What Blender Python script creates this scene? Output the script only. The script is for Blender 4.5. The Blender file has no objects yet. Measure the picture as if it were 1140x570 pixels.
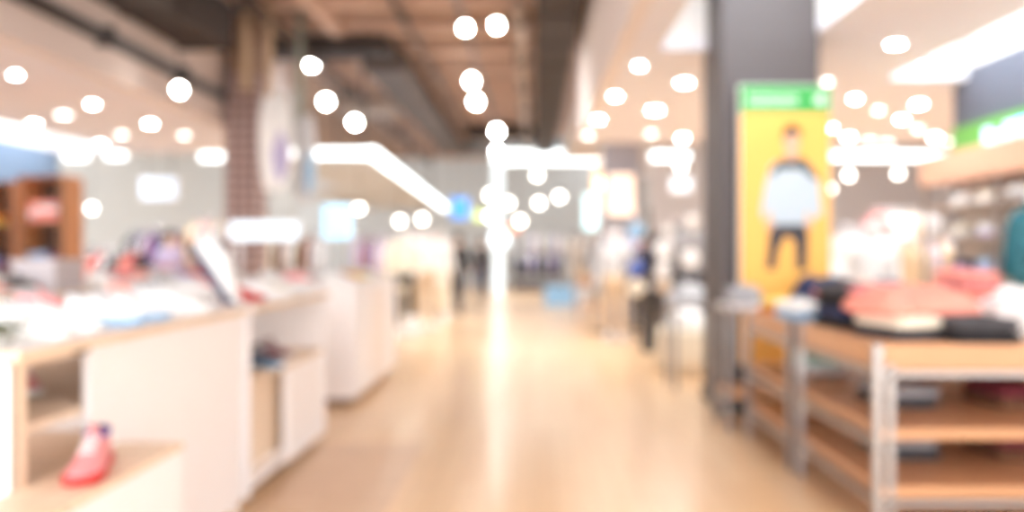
import bpy, bmesh, math, random
from mathutils import Vector, Matrix, Euler, noise
random.seed(7)
C = bpy.context.scene.collection
PI = math.pi
F, VX, VY, CH = 900.0, 595.0, 280.0, 1.4          # focal length in px, vanishing point, eye height
def gx(px, Y): return (px - VX) / F * Y
def gz(py, Y): return CH + (VY - py) / F * Y

# ------------------------------------------------------------------ materials
def lin(c):
    return tuple(((v/255)/12.92 if v/255 <= .04045 else ((v/255+.055)/1.055)**2.4) for v in c) + (1,)
MATS = {}
def mat(name, rgb, rough=.6, metal=0, var=.06, scale=6, bump=0, emit=0, coat=0):
    if name in MATS: return MATS[name]
    m = bpy.data.materials.new(name); m.use_nodes = True
    nt = m.node_tree; b = nt.nodes['Principled BSDF']
    c = lin(rgb)
    b.inputs['Roughness'].default_value = rough; b.inputs['Metallic'].default_value = metal
    b.inputs['Coat Weight'].default_value = coat
    if emit:
        b.inputs['Base Color'].default_value = c
        b.inputs['Emission Color'].default_value = c; b.inputs['Emission Strength'].default_value = emit
        MATS[name] = m; return m
    tc = nt.nodes.new('ShaderNodeTexCoord'); nz = nt.nodes.new('ShaderNodeTexNoise'); nz.inputs['Scale'].default_value = scale
    nz.inputs['Detail'].default_value = 4
    mx = nt.nodes.new('ShaderNodeMix'); mx.data_type = 'RGBA'
    mx.inputs['A'].default_value = tuple(max(0, v*(1-var)) for v in c[:3]) + (1,)
    mx.inputs['B'].default_value = tuple(min(1, v*(1+var)) for v in c[:3]) + (1,)
    nt.links.new(tc.outputs['Object'], nz.inputs['Vector']); nt.links.new(nz.outputs['Fac'], mx.inputs['Factor'])
    nt.links.new(mx.outputs['Result'], b.inputs['Base Color'])
    if bump:
        bp = nt.nodes.new('ShaderNodeBump'); bp.inputs['Strength'].default_value = bump; bp.inputs['Distance'].default_value = .01
        nt.links.new(nz.outputs['Fac'], bp.inputs['Height']); nt.links.new(bp.outputs['Normal'], b.inputs['Normal'])
    MATS[name] = m; return m
def wood(name, rgb, rgb2, rough=.4, pw=.14, pl=1.6, coat=0, rot=0, zone=None, gap=.35):
    if name in MATS: return MATS[name]
    m = bpy.data.materials.new(name); m.use_nodes = True
    nt = m.node_tree; N = nt.nodes; L = nt.links; b = N['Principled BSDF']
    tc = N.new('ShaderNodeTexCoord'); mp = N.new('ShaderNodeMapping'); mp.inputs['Rotation'].default_value = (0, 0, rot)
    L.new(tc.outputs['Object'], mp.inputs['Vector'])
    br = N.new('ShaderNodeTexBrick'); br.inputs['Scale'].default_value = 1
    br.inputs['Brick Width'].default_value = pl; br.inputs['Row Height'].default_value = pw; br.inputs['Mortar Size'].default_value = .002
    br.inputs['Color1'].default_value = lin(rgb); br.inputs['Color2'].default_value = lin(rgb2)
    br.inputs['Mortar'].default_value = tuple(v*gap for v in lin(rgb2)[:3]) + (1,)
    L.new(mp.outputs['Vector'], br.inputs['Vector'])
    mp2 = N.new('ShaderNodeMapping'); mp2.inputs['Scale'].default_value = (1.2, 26, 26); mp2.inputs['Rotation'].default_value = (0, 0, rot)
    L.new(tc.outputs['Object'], mp2.inputs['Vector'])
    nz = N.new('ShaderNodeTexNoise'); nz.inputs['Scale'].default_value = 2; nz.inputs['Detail'].default_value = 5
    L.new(mp2.outputs['Vector'], nz.inputs['Vector'])
    mx = N.new('ShaderNodeMix'); mx.data_type = 'RGBA'; mx.blend_type = 'MULTIPLY'; mx.inputs['Factor'].default_value = .3
    cr = N.new('ShaderNodeValToRGB'); cr.color_ramp.elements[0].color = (.55, .5, .45, 1); cr.color_ramp.elements[1].color = (1, 1, 1, 1)
    cr.color_ramp.elements[0].position = .3; cr.color_ramp.elements[1].position = .65
    L.new(nz.outputs['Fac'], cr.inputs['Fac']); L.new(br.outputs['Color'], mx.inputs['A']); L.new(cr.outputs['Color'], mx.inputs['B'])
    L.new(mx.outputs['Result'], b.inputs['Base Color'])
    b.inputs['Roughness'].default_value = rough; b.inputs['Coat Weight'].default_value = coat; b.inputs['Coat Roughness'].default_value = .16
    MATS[name] = m; return m
def glow(name, rgb, s): return mat(name, rgb, emit=s)

white = mat('white_laminate', (246, 241, 240), .35, var=.02)
whiteb = mat('white_plaster', (240, 236, 232), .8, var=.02)
ply = wood('plywood_edge', (242, 218, 192), (238, 211, 182), .5, .3, 2.5)
tablewood = wood('table_wood', (216, 166, 124), (206, 152, 110), .38, .4, 2.4, rot=0)
shelfwood = wood('shelf_wood', (216, 152, 104), (204, 138, 90), .5, .4, 2.4)
steel = mat('brushed_steel', (168, 162, 160), .28, .9, var=.04, scale=30)
dsteel = mat('dark_steel', (70, 66, 66), .4, .6)
black = mat('black_metal', (36, 34, 35), .45, .2)
chrome = mat('chrome', (225, 225, 228), .15, 1)
rubber = mat('rubber', (236, 234, 230), .6)
duct_m = mat('duct_paint', (92, 78, 70), .6, .2, var=.1)
duct_d = mat('duct_dark', (58, 48, 44), .7, .1, var=.1)
duct_l = mat('duct_pale', (168, 150, 136), .5, .2, var=.1)
lamp = glow('lamp_glow', (255, 252, 246), 30)
lampdim = glow('lamp_dim', (255, 250, 244), 5)
lampw = glow('lamp_warm', (255, 190, 120), 12)
panelglow = glow('panel_glow', (236, 246, 255), 3)
barglow = glow('bar_glow', (246, 254, 255), 1.7)

_cl = {'white': (244, 242, 240), 'cream': (236, 226, 206), 'beige': (214, 188, 156), 'grey': (160, 158, 160), 'charcoal': (70, 68, 72), 'black': (34, 32, 36),
       'navy': (42, 50, 84), 'blue': (58, 98, 190), 'light blue': (150, 190, 222), 'pink': (238, 150, 152), 'coral': (244, 156, 138), 'red': (206, 54, 50),
       'burgundy': (122, 46, 58), 'yellow': (240, 210, 110), 'orange': (232, 140, 64), 'lilac': (190, 180, 214), 'teal': (50, 120, 134), 'olive': (120, 122, 78),
       'purple': (130, 100, 170), 'light grey': (206, 206, 208), 'brown': (120, 78, 54), 'mint': (178, 216, 206)}
def cloth(c): return mat('cloth_' + c.replace(' ', '_'), _cl[c], .9, var=.1, scale=9, bump=.25)
def leather(c): return mat('leather_' + c.replace(' ', '_'), _cl[c], .4, var=.06, scale=12)
skin_m = mat('skin', (222, 176, 148), .55)
hair_m = mat('hair', (40, 30, 26), .6)
manq_m = mat('mannequin_white', (238, 234, 230), .3)

# ------------------------------------------------------------------ mesh helpers
def box(bm, x0, x1, y0, y1, z0, z1, bev=0):
    r = bmesh.ops.create_cube(bm, size=1)
    vs = r['verts']
    bmesh.ops.scale(bm, vec=(x1-x0, y1-y0, z1-z0), verts=vs)
    bmesh.ops.translate(bm, vec=((x0+x1)/2, (y0+y1)/2, (z0+z1)/2), verts=vs)
    if bev:
        es = list({e for v in vs for e in v.link_edges})
        bmesh.ops.bevel(bm, geom=es, offset=bev, segments=2, affect='EDGES', profile=.6)
def tube(bm, pts, r, n=10, cap=True, flat=1.0):
    """tube along points; r number or list"""
    pts = [Vector(p) for p in pts]
    rs = r if isinstance(r, (list, tuple)) else [r]*len(pts)
    rings = []; prev = None
    for i, p in enumerate(pts):
        d = (pts[min(i+1, len(pts)-1)] - pts[max(i-1, 0)]).normalized()
        if prev is None:
            u = d.orthogonal().normalized()
            if abs(d.z) < .95: u = d.cross(Vector((0, 0, 1))).normalized()
            elif abs(d.z) >= .95: u = Vector((1, 0, 0))
        else:
            u = (prev - d*prev.dot(d)).normalized()
        prev = u; w = d.cross(u)
        rings.append([bm.verts.new(p + u*math.cos(a)*rs[i] + w*math.sin(a)*rs[i]*flat) for a in [2*PI*k/n for k in range(n)]])
    for a, b in zip(rings, rings[1:]):
        for k in range(n): bm.faces.new((a[k], a[(k+1) % n], b[(k+1) % n], b[k]))
    if cap: bm.faces.new(rings[0][::-1]); bm.faces.new(rings[-1])
def loft(bm, rings, cap=True, closed=True):
    R = [[bm.verts.new(p) for p in r] for r in rings]
    n = len(R[0])
    for a, b in zip(R, R[1:]):
        for k in range(n if closed else n-1): bm.faces.new((a[k], a[(k+1) % n], b[(k+1) % n], b[k]))
    if cap and closed: bm.faces.new(R[0][::-1]); bm.faces.new(R[-1])
def lathe(bm, prof, n=20, c=(0, 0)):
    R = [[(c[0]+r*math.cos(2*PI*k/n), c[1]+r*math.sin(2*PI*k/n), z) for k in range(n)] for r, z in prof]
    loft(bm, R)
def prism(bm, poly, y0, y1, ax='y'):
    """extrude polygon given in (x,z) from y0 to y1"""
    a = [bm.verts.new((x, y0, z)) for x, z in poly]; b = [bm.verts.new((x, y1, z)) for x, z in poly]
    n = len(a)
    for k in range(n): bm.faces.new((a[k], a[(k+1) % n], b[(k+1) % n], b[k]))
    bm.faces.new(a[::-1]); bm.faces.new(b)
def newobj(name, bm, m, parent=None, smooth=False, loc=None):
    bmesh.ops.recalc_face_normals(bm, faces=bm.faces[:])
    me = bpy.data.meshes.new(name); bm.to_mesh(me); bm.free()
    if smooth:
        for p in me.polygons: p.use_smooth = True
    me.materials.append(m)
    o = bpy.data.objects.new(name, me); C.objects.link(o)
    if parent: o.parent = parent
    if loc: o.location = loc
    return o
def B(): return bmesh.new()
def boxes(name, lst, m, parent=None, bev=0, smooth=False):
    bm = B()
    for b in lst: box(bm, *b, bev)
    return newobj(name, bm, m, parent, smooth)
def tag(o, label, cat, group=None, kind=None):
    o['label'] = label; o['category'] = cat
    if group: o['group'] = group
    if kind: o['kind'] = kind
    return o
def struct(o, label=None):
    o['kind'] = 'structure'
    if label: o['label'] = label
    return o
def empty(name, label, cat, loc=(0, 0, 0), rz=0, group=None):
    o = bpy.data.objects.new(name, None); C.objects.link(o); o.location = loc; o.rotation_euler = (0, 0, rz); o.empty_display_size = .1
    return tag(o, label, cat, group)
def dup(root, loc, rz=0, label=None, group=None, recolor=None, scale=None, rot=None):
    r = root.copy(); C.objects.link(r); r.location = loc
    r.rotation_euler = rot if rot else (0, 0, rz)
    if label: r['label'] = label
    if group: r['group'] = group
    if scale: r.scale = scale if isinstance(scale, tuple) else (scale,)*3
    for ch in root.children:
        c = ch.copy(); C.objects.link(c); c.parent = r; rec(c, recolor)
        for g in ch.children:
            d = g.copy(); C.objects.link(d); d.parent = c; rec(d, recolor)
    return r
def rec(o, recolor):
    if recolor and o.name.split('.')[0] in recolor:
        o.material_slots[0].link = 'OBJECT'; o.material_slots[0].material = recolor[o.name.split('.')[0]]
ORD = ['first', 'second', 'third', 'fourth', 'fifth', 'sixth', 'seventh', 'eighth', 'ninth', 'tenth', 'eleventh', 'twelfth', 'thirteenth', 'fourteenth', 'fifteenth', 'sixteenth', 'seventeenth', 'eighteenth', 'nineteenth', 'twentieth']
STORE = bpy.data.collections.new('proto')            # prototypes are moved into place, never left over
def place(proto, used, *a, **k):
    """the first use moves the prototype itself; afterwards copies"""
    if not used:
        used.append(1)
        loc = a[0]; rz = a[1] if len(a) > 1 else k.get('rz', 0)
        proto.location = loc; proto.rotation_euler = k.get('rot') or (0, 0, rz)
        if k.get('label'): proto['label'] = k['label']
        if k.get('group'): proto['group'] = k['group']
        if k.get('scale'): proto.scale = k['scale'] if isinstance(k['scale'], tuple) else (k['scale'],)*3
        for ch in proto.children:
            rec(ch, k.get('recolor'))
            for g in ch.children: rec(g, k.get('recolor'))
        return proto
    return dup(proto, *a, **k)

# ------------------------------------------------------------------ the room
SZ = 3.3      # soffit height
CZ = 5.2      # open ceiling height
floor_m = wood('floor_planks', (246, 210, 168), (241, 201, 156), .3, .12, 1.4, coat=.3, rot=PI/2, gap=.75)
bm = B(); box(bm, -14, 14, -3, 34, -.1, 0); struct(newobj('floor', bm, floor_m))
boxes('floor_dark_band', [(-1.55, -.8, 1.0, 5.9, 0, .004)], wood('floor_dark_band_planks', (226, 190, 156), (218, 180, 144), .35, .12, 1.2, coat=.2, gap=.8))  # thin sheet in a darker plank tone laid over the floor
struct(bpy.data.objects['floor_dark_band'], 'darker band of plank floor beside the left counters')

brown = mat('ceiling_brown', (150, 122, 104), .85, var=.12, scale=1.5)
soff_l = mat('soffit_paint_left', (230, 225, 230), .8, var=.02)
soff_r = mat('soffit_paint_right', (236, 233, 238), .8, var=.02)
struct(boxes('ceiling', [(-14, 1.2, -1, 33, CZ, CZ+.1), (1.2, 2.85, 26.6, 33, CZ, CZ+.1)], brown), 'brown open slab ceiling over the aisle')
# joists of the open ceiling
bm = B()
for k in range(20):
    y = 3 + k*1.45
    box(bm, -4.6, .7, y, y+.26, CZ-.22, CZ)
box(bm, -3.3, -3.1, 1, 31, CZ-.3, CZ)
struct(newobj('ceiling_joists', bm, mat('joist_paint', (204, 174, 156), .85, var=.1)), 'cross joists under the brown open ceiling')
def grid_slab(name, xs, ys, z0, z1, holes, m):
    bm = B()
    for i in range(len(xs)-1):
        for j in range(len(ys)-1):
            if (i, j) not in holes: box(bm, xs[i], xs[i+1], ys[j], ys[j+1], z0, z1)
    return struct(newobj(name, bm, m))
# right soffit: hole for the light well round the pillar and for the cove along the right wall
grid_slab('ceiling_right', [.9, 1.18, 2.45, 3.88, 4.77, 13], [-1, 1.5, 4.9, 7.6, 8.9, 14], SZ, SZ+.12, [(1, 2), (3, 1), (3, 2), (3, 3)], soff_r)
struct(boxes('fascia_right', [(.76, .9, -1, 14, SZ, CZ)], mat('fascia_paint_right', (238, 226, 220), .8, var=.02)), 'beige soffit fascia on the right of the aisle')
bm = B()
box(bm, 1.08, 1.18, 4.8, 7.7, SZ+.12, 4.15); box(bm, 2.45, 2.55, 4.8, 7.7, SZ+.12, 4.15)
box(bm, 1.18, 2.45, 7.6, 7.7, SZ+.12, 4.15); box(bm, 1.18, 2.45, 4.8, 4.9, SZ+.12, 4.15); box(bm, 1.08, 2.55, 4.8, 7.7, 4.15, 4.2)
struct(newobj('trim_1', bm, whiteb), 'white light well round the dark pillar')
bm = B()
box(bm, 3.78, 3.88, 1.4, 9.0, SZ+.12, 3.8); box(bm, 4.77, 4.87, 1.4, 9.0, SZ+.12, 3.8); box(bm, 3.88, 4.77, 8.9, 9.0, SZ+.12, 3.8); box(bm, 3.78, 4.87, 1.4, 9.0, 3.8, 3.85)
struct(newobj('trim_2', bm, whiteb), 'white cove recess along the right wall')
def lightpanel(x0, x1, y0, y1, z, label, m=panelglow):
    t = empty('ceiling_light', label, 'ceiling light', ((x0+x1)/2, (y0+y1)/2, z))
    w, d = (x1-x0)/2, (y1-y0)/2
    boxes('diffuser', [(-w+.03, w-.03, -d+.03, d-.03, -.04, -.01)], m, t)
    boxes('frame', [(-w, w, -d, -d+.03, -.05, 0), (-w, w, d-.03, d, -.05, 0), (-w, -w+.03, -d, d, -.05, 0), (w-.03, w, -d, d, -.05, 0)], white, t)
lightpanel(1.2, 2.43, 4.92, 6.95, 4.15, 'big lit ceiling panel in the light well before the dark pillar')
lightpanel(3.92, 4.74, 1.6, 8.8, 3.8, 'long lit cove panel above the green sign wall')
# left soffit with a cove
grid_slab('ceiling_left', [-14, -9, -7.8, -4.82], [-1, 9.5, 15.2, 15.6], SZ, SZ+.12, [(1, 1)], soff_l)
struct(boxes('fascia_left', [(-4.82, -4.68, -1, 15.6, SZ, CZ)], mat('fascia_paint_left', (230, 214, 206), .8, var=.03)), 'beige soffit fascia on the left of the aisle')
bm = B(); box(bm, -9.1, -9, 9.4, 15.3, SZ+.12, 3.8); box(bm, -7.8, -7.7, 9.4, 15.3, SZ+.12, 3.8); box(bm, -9.1, -7.7, 15.2, 15.3, SZ+.12, 3.8); box(bm, -9.1, -7.7, 9.4, 15.3, 3.8, 3.85)
struct(newobj('trim_3', bm, whiteb), 'white cove recess over the left wall')
lightpanel(-8.9, -7.9, 9.7, 15.0, 3.8, 'long lit cove panel over the blue grey left wall')
# walls
struct(boxes('wall_left', [(-9.15, -9, 6, 15.3, 0, SZ)], mat('wall_bluegrey', (116, 136, 160), .8, var=.03)), 'blue grey wall on the far left')
gw = mat('wall_greygreen', (188, 190, 188), .8, var=.03)
struct(boxes('wall_left_back', [(-14, -5.6, 19, 19.15, 0, CZ)], gw), 'pale grey wall behind the left racks')
struct(boxes('wall_back', [(-14, 5, 33, 33.15, 0, CZ)], mat('wall_teal_grey', (206, 214, 218), .8, var=.03)), 'grey wall at the far end')
struct(boxes('wall_right', [(4.77, 4.92, 2.0, 9.2, 0, SZ+.12)], mat('wall_slate', (104, 108, 122), .8, var=.03)), 'slate grey side wall behind the green sign')
struct(boxes('wall_right_back', [(3.0, 13, 21, 21.15, 0, 4.4)], mat('wall_pale_grey', (216, 214, 218), .8, var=.03)), 'pale wall behind the right racks')
struct(boxes('ceiling_far_right', [(.9, 13, 14, 26.6, 4.4, 4.5), (2.85, 13, 26.6, 33, 4.4, 4.5)], mat('far_ceiling_paint', (196, 192, 194), .8)), 'pale ceiling beyond the right soffit')
struct(boxes('wall_far_right', [(12.9, 13, 9.2, 33, 0, 4.4)], whiteb), 'white wall at the far right side')
struct(boxes('wall_bulkhead', [(.76, 13, 14, 14.12, SZ, 4.4)], mat('bulkhead_paint', (214, 206, 206), .8)), 'bulkhead closing the right soffit')
# pillars
pm = mat('pillar_taupe', (86, 79, 79), .55, var=.06, scale=2)
struct(boxes('pillar', [(1.62, 2.47, 7.0, 7.75, 0, 4.15)], pm, bev=.01), 'dark taupe pillar behind the yellow poster')
struct(boxes('pillar_base', [(1.60, 2.49, 6.98, 7.77, 0, .12)], dsteel), 'dark skirting of the taupe pillar')
struct(boxes('pillar_far', [(gx(672, 16), gx(714, 16), 16, 16.6, 0, 4.4)], mat('pillar_grey', (168, 164, 170), .7)), 'grey pillar far down on the right of the aisle')
# lattice pattern pillar
m = bpy.data.materials.new('lattice_pattern'); m.use_nodes = True; nt = m.node_tree; N = nt.nodes; L = nt.links
tc = N.new('ShaderNodeTexCoord'); mp = N.new('ShaderNodeMapping'); mp.inputs['Rotation'].default_value = (0, PI/4, 0); mp.inputs['Location'].default_value = (.013, 0, .01)
ck = N.new('ShaderNodeTexChecker'); ck.inputs['Scale'].default_value = 9.5
ck.inputs['Color1'].default_value = lin((172, 146, 140)); ck.inputs['Color2'].default_value = lin((120, 96, 92))
sp = N.new('ShaderNodeSeparateXYZ'); cb = N.new('ShaderNodeCombineXYZ'); cb.inputs['Y'].default_value = .01
L.new(tc.outputs['Object'], mp.inputs['Vector']); L.new(mp.outputs['Vector'], sp.inputs[0]); L.new(sp.outputs['X'], cb.inputs['X']); L.new(sp.outputs['Z'], cb.inputs['Z'])
L.new(cb.outputs[0], ck.inputs['Vector']); L.new(ck.outputs['Color'], N['Principled BSDF'].inputs['Base Color']); N['Principled BSDF'].inputs['Roughness'].default_value = .7
struct(boxes('pillar_lattice', [(-4.6, -4.12, 12, 12.48, 0, 4.05)], m, bev=.01), 'pillar wrapped in brown diamond lattice pattern')

struct(boxes('pillar_head', [(-4.58, -4.14, 12.02, 12.46, 4.05, CZ)], brown), 'bare brown top of the lattice pillar')
# ------------------------------------------------------------------ ducts, pipes, cable runs in the open ceiling
def duct(name, label, x0, x1, y0, y1, z0, z1, m, cat='duct', axis='y'):
    t = empty(name, label, cat, ((x0+x1)/2, (y0+y1)/2, z0))
    w, d, h = (x1-x0)/2, (y1-y0)/2, z1-z0
    boxes('body', [(-w, w, -d, d, 0, h)], m, t, bev=.015)
    n = max(2, int(max(w, d)*2/1.5))
    for k in range(n+1):
        if axis == 'y': y = -d + .03 + (2*d-.06)*k/n; boxes('flange', [(-w-.02, w+.02, y-.02, y+.02, -.02, h)], m, t)
        else: x = -w + .03 + (2*w-.06)*k/n; boxes('flange', [(x-.02, x+.02, -d-.02, d+.02, -.02, h)], m, t)
    for sx, sy in ((-1, -1), (1, -1), (-1, 1), (1, 1)):
        bm = B(); tube(bm, [(sx*w*.8, sy*d*.85, h), (sx*w*.8, sy*d*.85, CZ-z0)], .012, 6); newobj('hanger_rod', bm, dsteel, t)
duct('air_duct', 'dark rectangular duct crossing the open ceiling above the left counters', -4.66, -2.4, 13.2, 13.8, 4.66, 4.92, duct_d, axis='x')
duct('air_duct', 'long dark duct running along the open ceiling beside the right fascia', .05, .62, 3, 26.8, 4.62, 5.0, duct_d)
duct('air_duct', 'dark boxy duct hanging over the left fascia near the camera', -4.62, -3.95, 4.5, 10.6, 4.05, 4.6, duct_d)
duct('air_duct', 'brown duct running along the ceiling left of the track lights', -3.0, -2.3, 14.2, 26.8, 4.6, 4.95, duct_m)
duct('air_duct', 'brown cross duct nearer to the camera', -3.8, .0, 8.9, 9.4, 4.75, 4.95, duct_m, axis='x')
duct('air_duct', 'pale brown cross duct far along the open ceiling', -4.4, -3.05, 18.0, 18.7, 4.5, 4.85, duct_l, axis='x')
duct('air_duct', 'dark cross duct hanging before the long right duct', -1.9, .0, 22.8, 23.3, 4.6, 4.9, duct_d, axis='x')
def pipe(label, pts, r, m):
    t = empty('ceiling_pipe', label, 'pipe', pts[0]); p0 = Vector(pts[0])
    bm = B(); tube(bm, [Vector(p)-p0 for p in pts], r, 10); newobj('pipe', bm, m, t, True)
    a, b = Vector(pts[0])-p0, Vector(pts[-1])-p0
    n = 6
    for k in range(n+1):
        q = a.lerp(b, (k+.3)/(n+.6)); boxes('clamp', [(q.x-r*1.4, q.x+r*1.4, q.y-.025, q.y+.025, q.z-r*1.4, q.z+r*1.4)], dsteel, t)
pipe('dark conduit pipe running along the left fascia', [(-4.6, 2.5, 3.7), (-4.6, 14.8, 3.7)], .075, dsteel)
pipe('pale pipe running along the ceiling beside the long right duct', [(-.22, 11, 4.78), (-.22, 26.8, 4.78)], .09, duct_l)
pipe('thin brown pipe running along the ceiling over the aisle', [(-1.95, 4, 4.86), (-1.95, 26.8, 4.86)], .05, duct_m)
pipe('thicker brown pipe over the left side of the open ceiling', [(-3.75, 9.6, 4.66), (-3.75, 29, 4.66)], .09, duct_m)
# hanging tan rods that carry the banners
# ------------------------------------------------------------------ ceiling lights
t = empty('downlight', 'x', 'downlight')
bm = B(); n = 20
loft(bm, [[(r*math.cos(2*PI*k/n), r*math.sin(2*PI*k/n), z) for k in range(n)] for r, z in ((.085, 0), (.085, -.012), (.062, -.014), (.052, .02), (.085, .03))])
newobj('trim_ring', bm, white, t, True)
bm = B(); lathe(bm, [(.053, -.012), (.053, -.02), (.03, -.026)], 20); newobj('lens', bm, lamp, t)
def bulb(parent, e, z, size=2.7):
    l = bpy.data.lights.new('light_source', 'SPOT'); l.energy = e; l.spot_size = size; l.spot_blend = 1; l.shadow_soft_size = .05; l.color = (.95, .98, 1)
    o = bpy.data.objects.new('light_source', l); C.objects.link(o); o.parent = parent; o.location = z
bulb(t, 27, (0, 0, -.05))
dl, dlu = t, []
rows = {
 'inner row of the left soffit': [(17, 82), (103, 115), (167, 137), (205, 150)],
 'middle row of the left soffit': [(71, 127), (135, 149)],
 'outer row of the left soffit': [(-20, 112), (38, 137), (112, 160)],
 'row beside the right fascia': [(712, 72), (685, 106), (666, 132), (655, 150)],
 'second row of the right soffit': [(762, 91), (729, 122), (725, 148), (760, 153)],
 'row beyond the taupe pillar': [(921, 90), (924, 142), (945, 152), (968, 156)],
 'row beyond the light well': [(997, 48), (952, 109), (978, 122), (988, 158)],
 'row over the far right racks': [(1030, 72), (1023, 115), (1004, 132), (1022, 143), (1041, 152), (1056, 157)],
}
big = {(997, 48): (1.7, 1.2), (762, 91): (1.5, 1.1), (729, 122): (1.5, 1.1), (71, 127): (1.6, 1.1), (1023, 115): (1.3, 1.3)}
DIM = {(921, 90), (978, 122), (725, 148), (968, 156), (135, 149), (655, 150), (988, 158), (71, 127), (205, 150), (1056, 157), (1022, 143)}
for rn, lst in rows.items():
    for k, (x, y) in enumerate(lst):
        Y = 900*(SZ-CH)/(VY-y); s = big.get((x, y), (1, 1)); q = Y/10.5
        place(dl, dlu, (gx(x, Y), Y, SZ+.001), recolor={'lens': lampdim if (x, y) in DIM else lamp}, label='round recessed downlight, %s from the camera in the %s' % (ORD[k], rn), group='downlights in the ' + rn,
              scale=(q*s[0], q*s[1], 1))
# low lights of the shops farther back
for k, (x, y, Y, nm) in enumerate([(1031, 198, 17, 'over the far right racks, largest and lowest'), (924, 210, 17.5, 'beside the lower corner of the yellow poster'), (945, 195, 18, 'under the left end of the lit bar'), (1000, 193, 18.5, 'under the middle of the lit bar'),
                               (102, 232, 14.5, 'low over the left clothes racks'), (623, 219, 28.5, 'in the far lit portal, right of centre'), (598, 195, 28.5, 'in the far lit portal, near its top'), (566, 226, 28.5, 'in the far lit portal beside its left post'), (579, 246, 28, 'lowest one in the far lit portal'), (600, 226, 30, 'deepest one in the far lit portal'),
                               (758, 185, 17, 'under the short lit bar beside the pillar'), (725, 153.5, 17, 'above the short lit bar'), (400, 232, 14, 'under the lit canopy edge'), (384, 232, 20, 'under the middle of the lit canopy'), (445, 246, 15, 'above the left mannequins'), (545, 217, 24, 'beside the left post of the far portal'), (545, 241, 24, 'lower of the two beside the left post of the far portal'), (470, 244, 17, 'above the white coats on the left of the aisle')]):
    t = empty('pendant_lamp', 'small round pendant lamp ' + nm, 'pendant lamp', (gx(x, Y), Y, gz(y, Y)), group='pendant lamps of the far shops')
    r = .062*Y/14
    bm = B(); lathe(bm, [(r*math.sin(a)+.001, -r*math.cos(a)) for a in [PI*k/10 for k in range(1, 10)]], 16); newobj('bulb', bm, glow('bulb_glow', (255, 248, 236), 5), t, True)
    bm = B(); lathe(bm, [(r*.5, r*.8), (r*.62, r*1.1), (r*.3, r*1.8)], 12); newobj('cap', bm, dsteel, t, True)
    top = (CZ if x < 650 and Y < 33 else 4.4) - gz(y, Y)
    if x < 200: top = SZ - gz(y, Y)
    if x in (400, 384): top = 2.87 - gz(y, Y)
    bm = B(); tube(bm, [(0, 0, r*1.6), (0, 0, top)], .006, 6); newobj('cord', bm, dsteel, t)
    bulb(t, 38, (0, 0, -r-.06))
t = empty('pendant_lamp', 'warm orange round lamp beside the far portal', 'pendant lamp', (gx(669, 27.5), 26.5, gz(205, 26.5)))
bm = B(); lathe(bm, [(.17*math.sin(a)+.001, -.17*math.cos(a)) for a in [PI*k/10 for k in range(1, 10)]], 16); newobj('bulb', bm, lampw, t, True)
bm = B(); tube(bm, [(0, 0, .16), (0, 0, 4.4-gz(205, 26.5))], .01, 6); newobj('cord', bm, dsteel, t)

def track(label, p0, p1, z):
    t = empty('light_track', label, 'light track', (p0[0], p0[1], z))
    d = Vector((p1[0]-p0[0], p1[1]-p0[1], 0))
    bm = B(); tube(bm, [(0, 0, 0), d], .03, 4); newobj('rail', bm, dsteel, t)
    bm = B()
    for f in (.05, .5, .95): q = d*f; tube(bm, [(q.x, q.y, 0), (q.x, q.y, CZ-z)], .008, 6)
    newobj('hanger_rod', bm, dsteel, t)
TZ = 4.6
track('black light track over the middle of the aisle', (-1.05, 9), (-1.05, 25), TZ+.2)
track('black light track over the left side of the open ceiling', (-4.2, 10), (-4.2, 24), TZ+.2)
spot = empty('track_spotlight', 'x', 'spotlight'); su = []
bm = B(); n = 18
loft(bm, [[(r*math.cos(2*PI*k/n), y, r*math.sin(2*PI*k/n)) for k in range(n)] for r, y in ((.045, -.0), (.075, .0), (.078, .04), (.07, .2), (.04, .235))]); newobj('lamp_head', bm, white, spot, True)
bm = B(); loft(bm, [[(r*math.cos(2*PI*k/n), y, r*math.sin(2*PI*k/n)) for k in range(n)] for r, y in ((.066, -.001), (.066, -.012), (.04, -.02))]); newobj('lens', bm, lamp, spot)
bm = B(); box(bm, -.09, -.08, .08, .12, -.02, .15); box(bm, .08, .09, .08, .12, -.02, .15); box(bm, -.09, .09, .08, .12, .15, .16); tube(bm, [(0, .1, .16), (0, .1, .2)], .02, 8)
newobj('bracket', bm, dsteel, spot)
bulb(spot, 170, (0, -.05, 0))
spot.children[-1].rotation_euler = (.5, 0, 0)
for k, (x, y, nm) in enumerate([(518, 31, 'large front pair over the aisle, left lamp'), (553, 28, 'large front pair over the aisle, right lamp'), (525, 90, 'second pair over the aisle, upper lamp'), (530, 113, 'second pair over the aisle, lower lamp'),
                              (553, 146, 'alone above the far portal'), (347, 71, 'nearest of three over the hanging banners'), (363, 113, 'second of three over the hanging banners'), (395, 136, 'farthest of three over the hanging banners')]):
    Y = 900*(TZ-CH)/(VY-y)
    place(spot, su, (gx(x, Y), Y, TZ), label='round track spotlight, ' + nm, group='track spotlights', scale=min(1.5, Y/13*1.05), rot=(.25, 0, 0))
fs = place(spot, su, (gx(200, 9.6), 9.6, gz(100, 9.6)), label='round spotlight hung on a rod beside the left fascia pipe', group='track spotlights', rot=(.2, 0, 0), scale=.9)
bm = B(); tube(bm, [(0, .1, .2), (0, .1-.14, .2+(4.05-gz(100, 9.6)-.2)/.9)], .01, 8); newobj('hanger_rod', bm, dsteel, fs)
for ch in bpy.data.objects:
    if ch.type == 'LIGHT' and ch.parent and 'fascia pipe' in ch.parent.get('label', ''): ch.data = ch.data.copy(); ch.data.energy = 25
place(spot, su, (gx(553, 24), 24, gz(168, 24)), label='small spotlight above the left post of the far portal', group='track spotlights', scale=1.2, rot=(.2, 0, 0))

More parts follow.
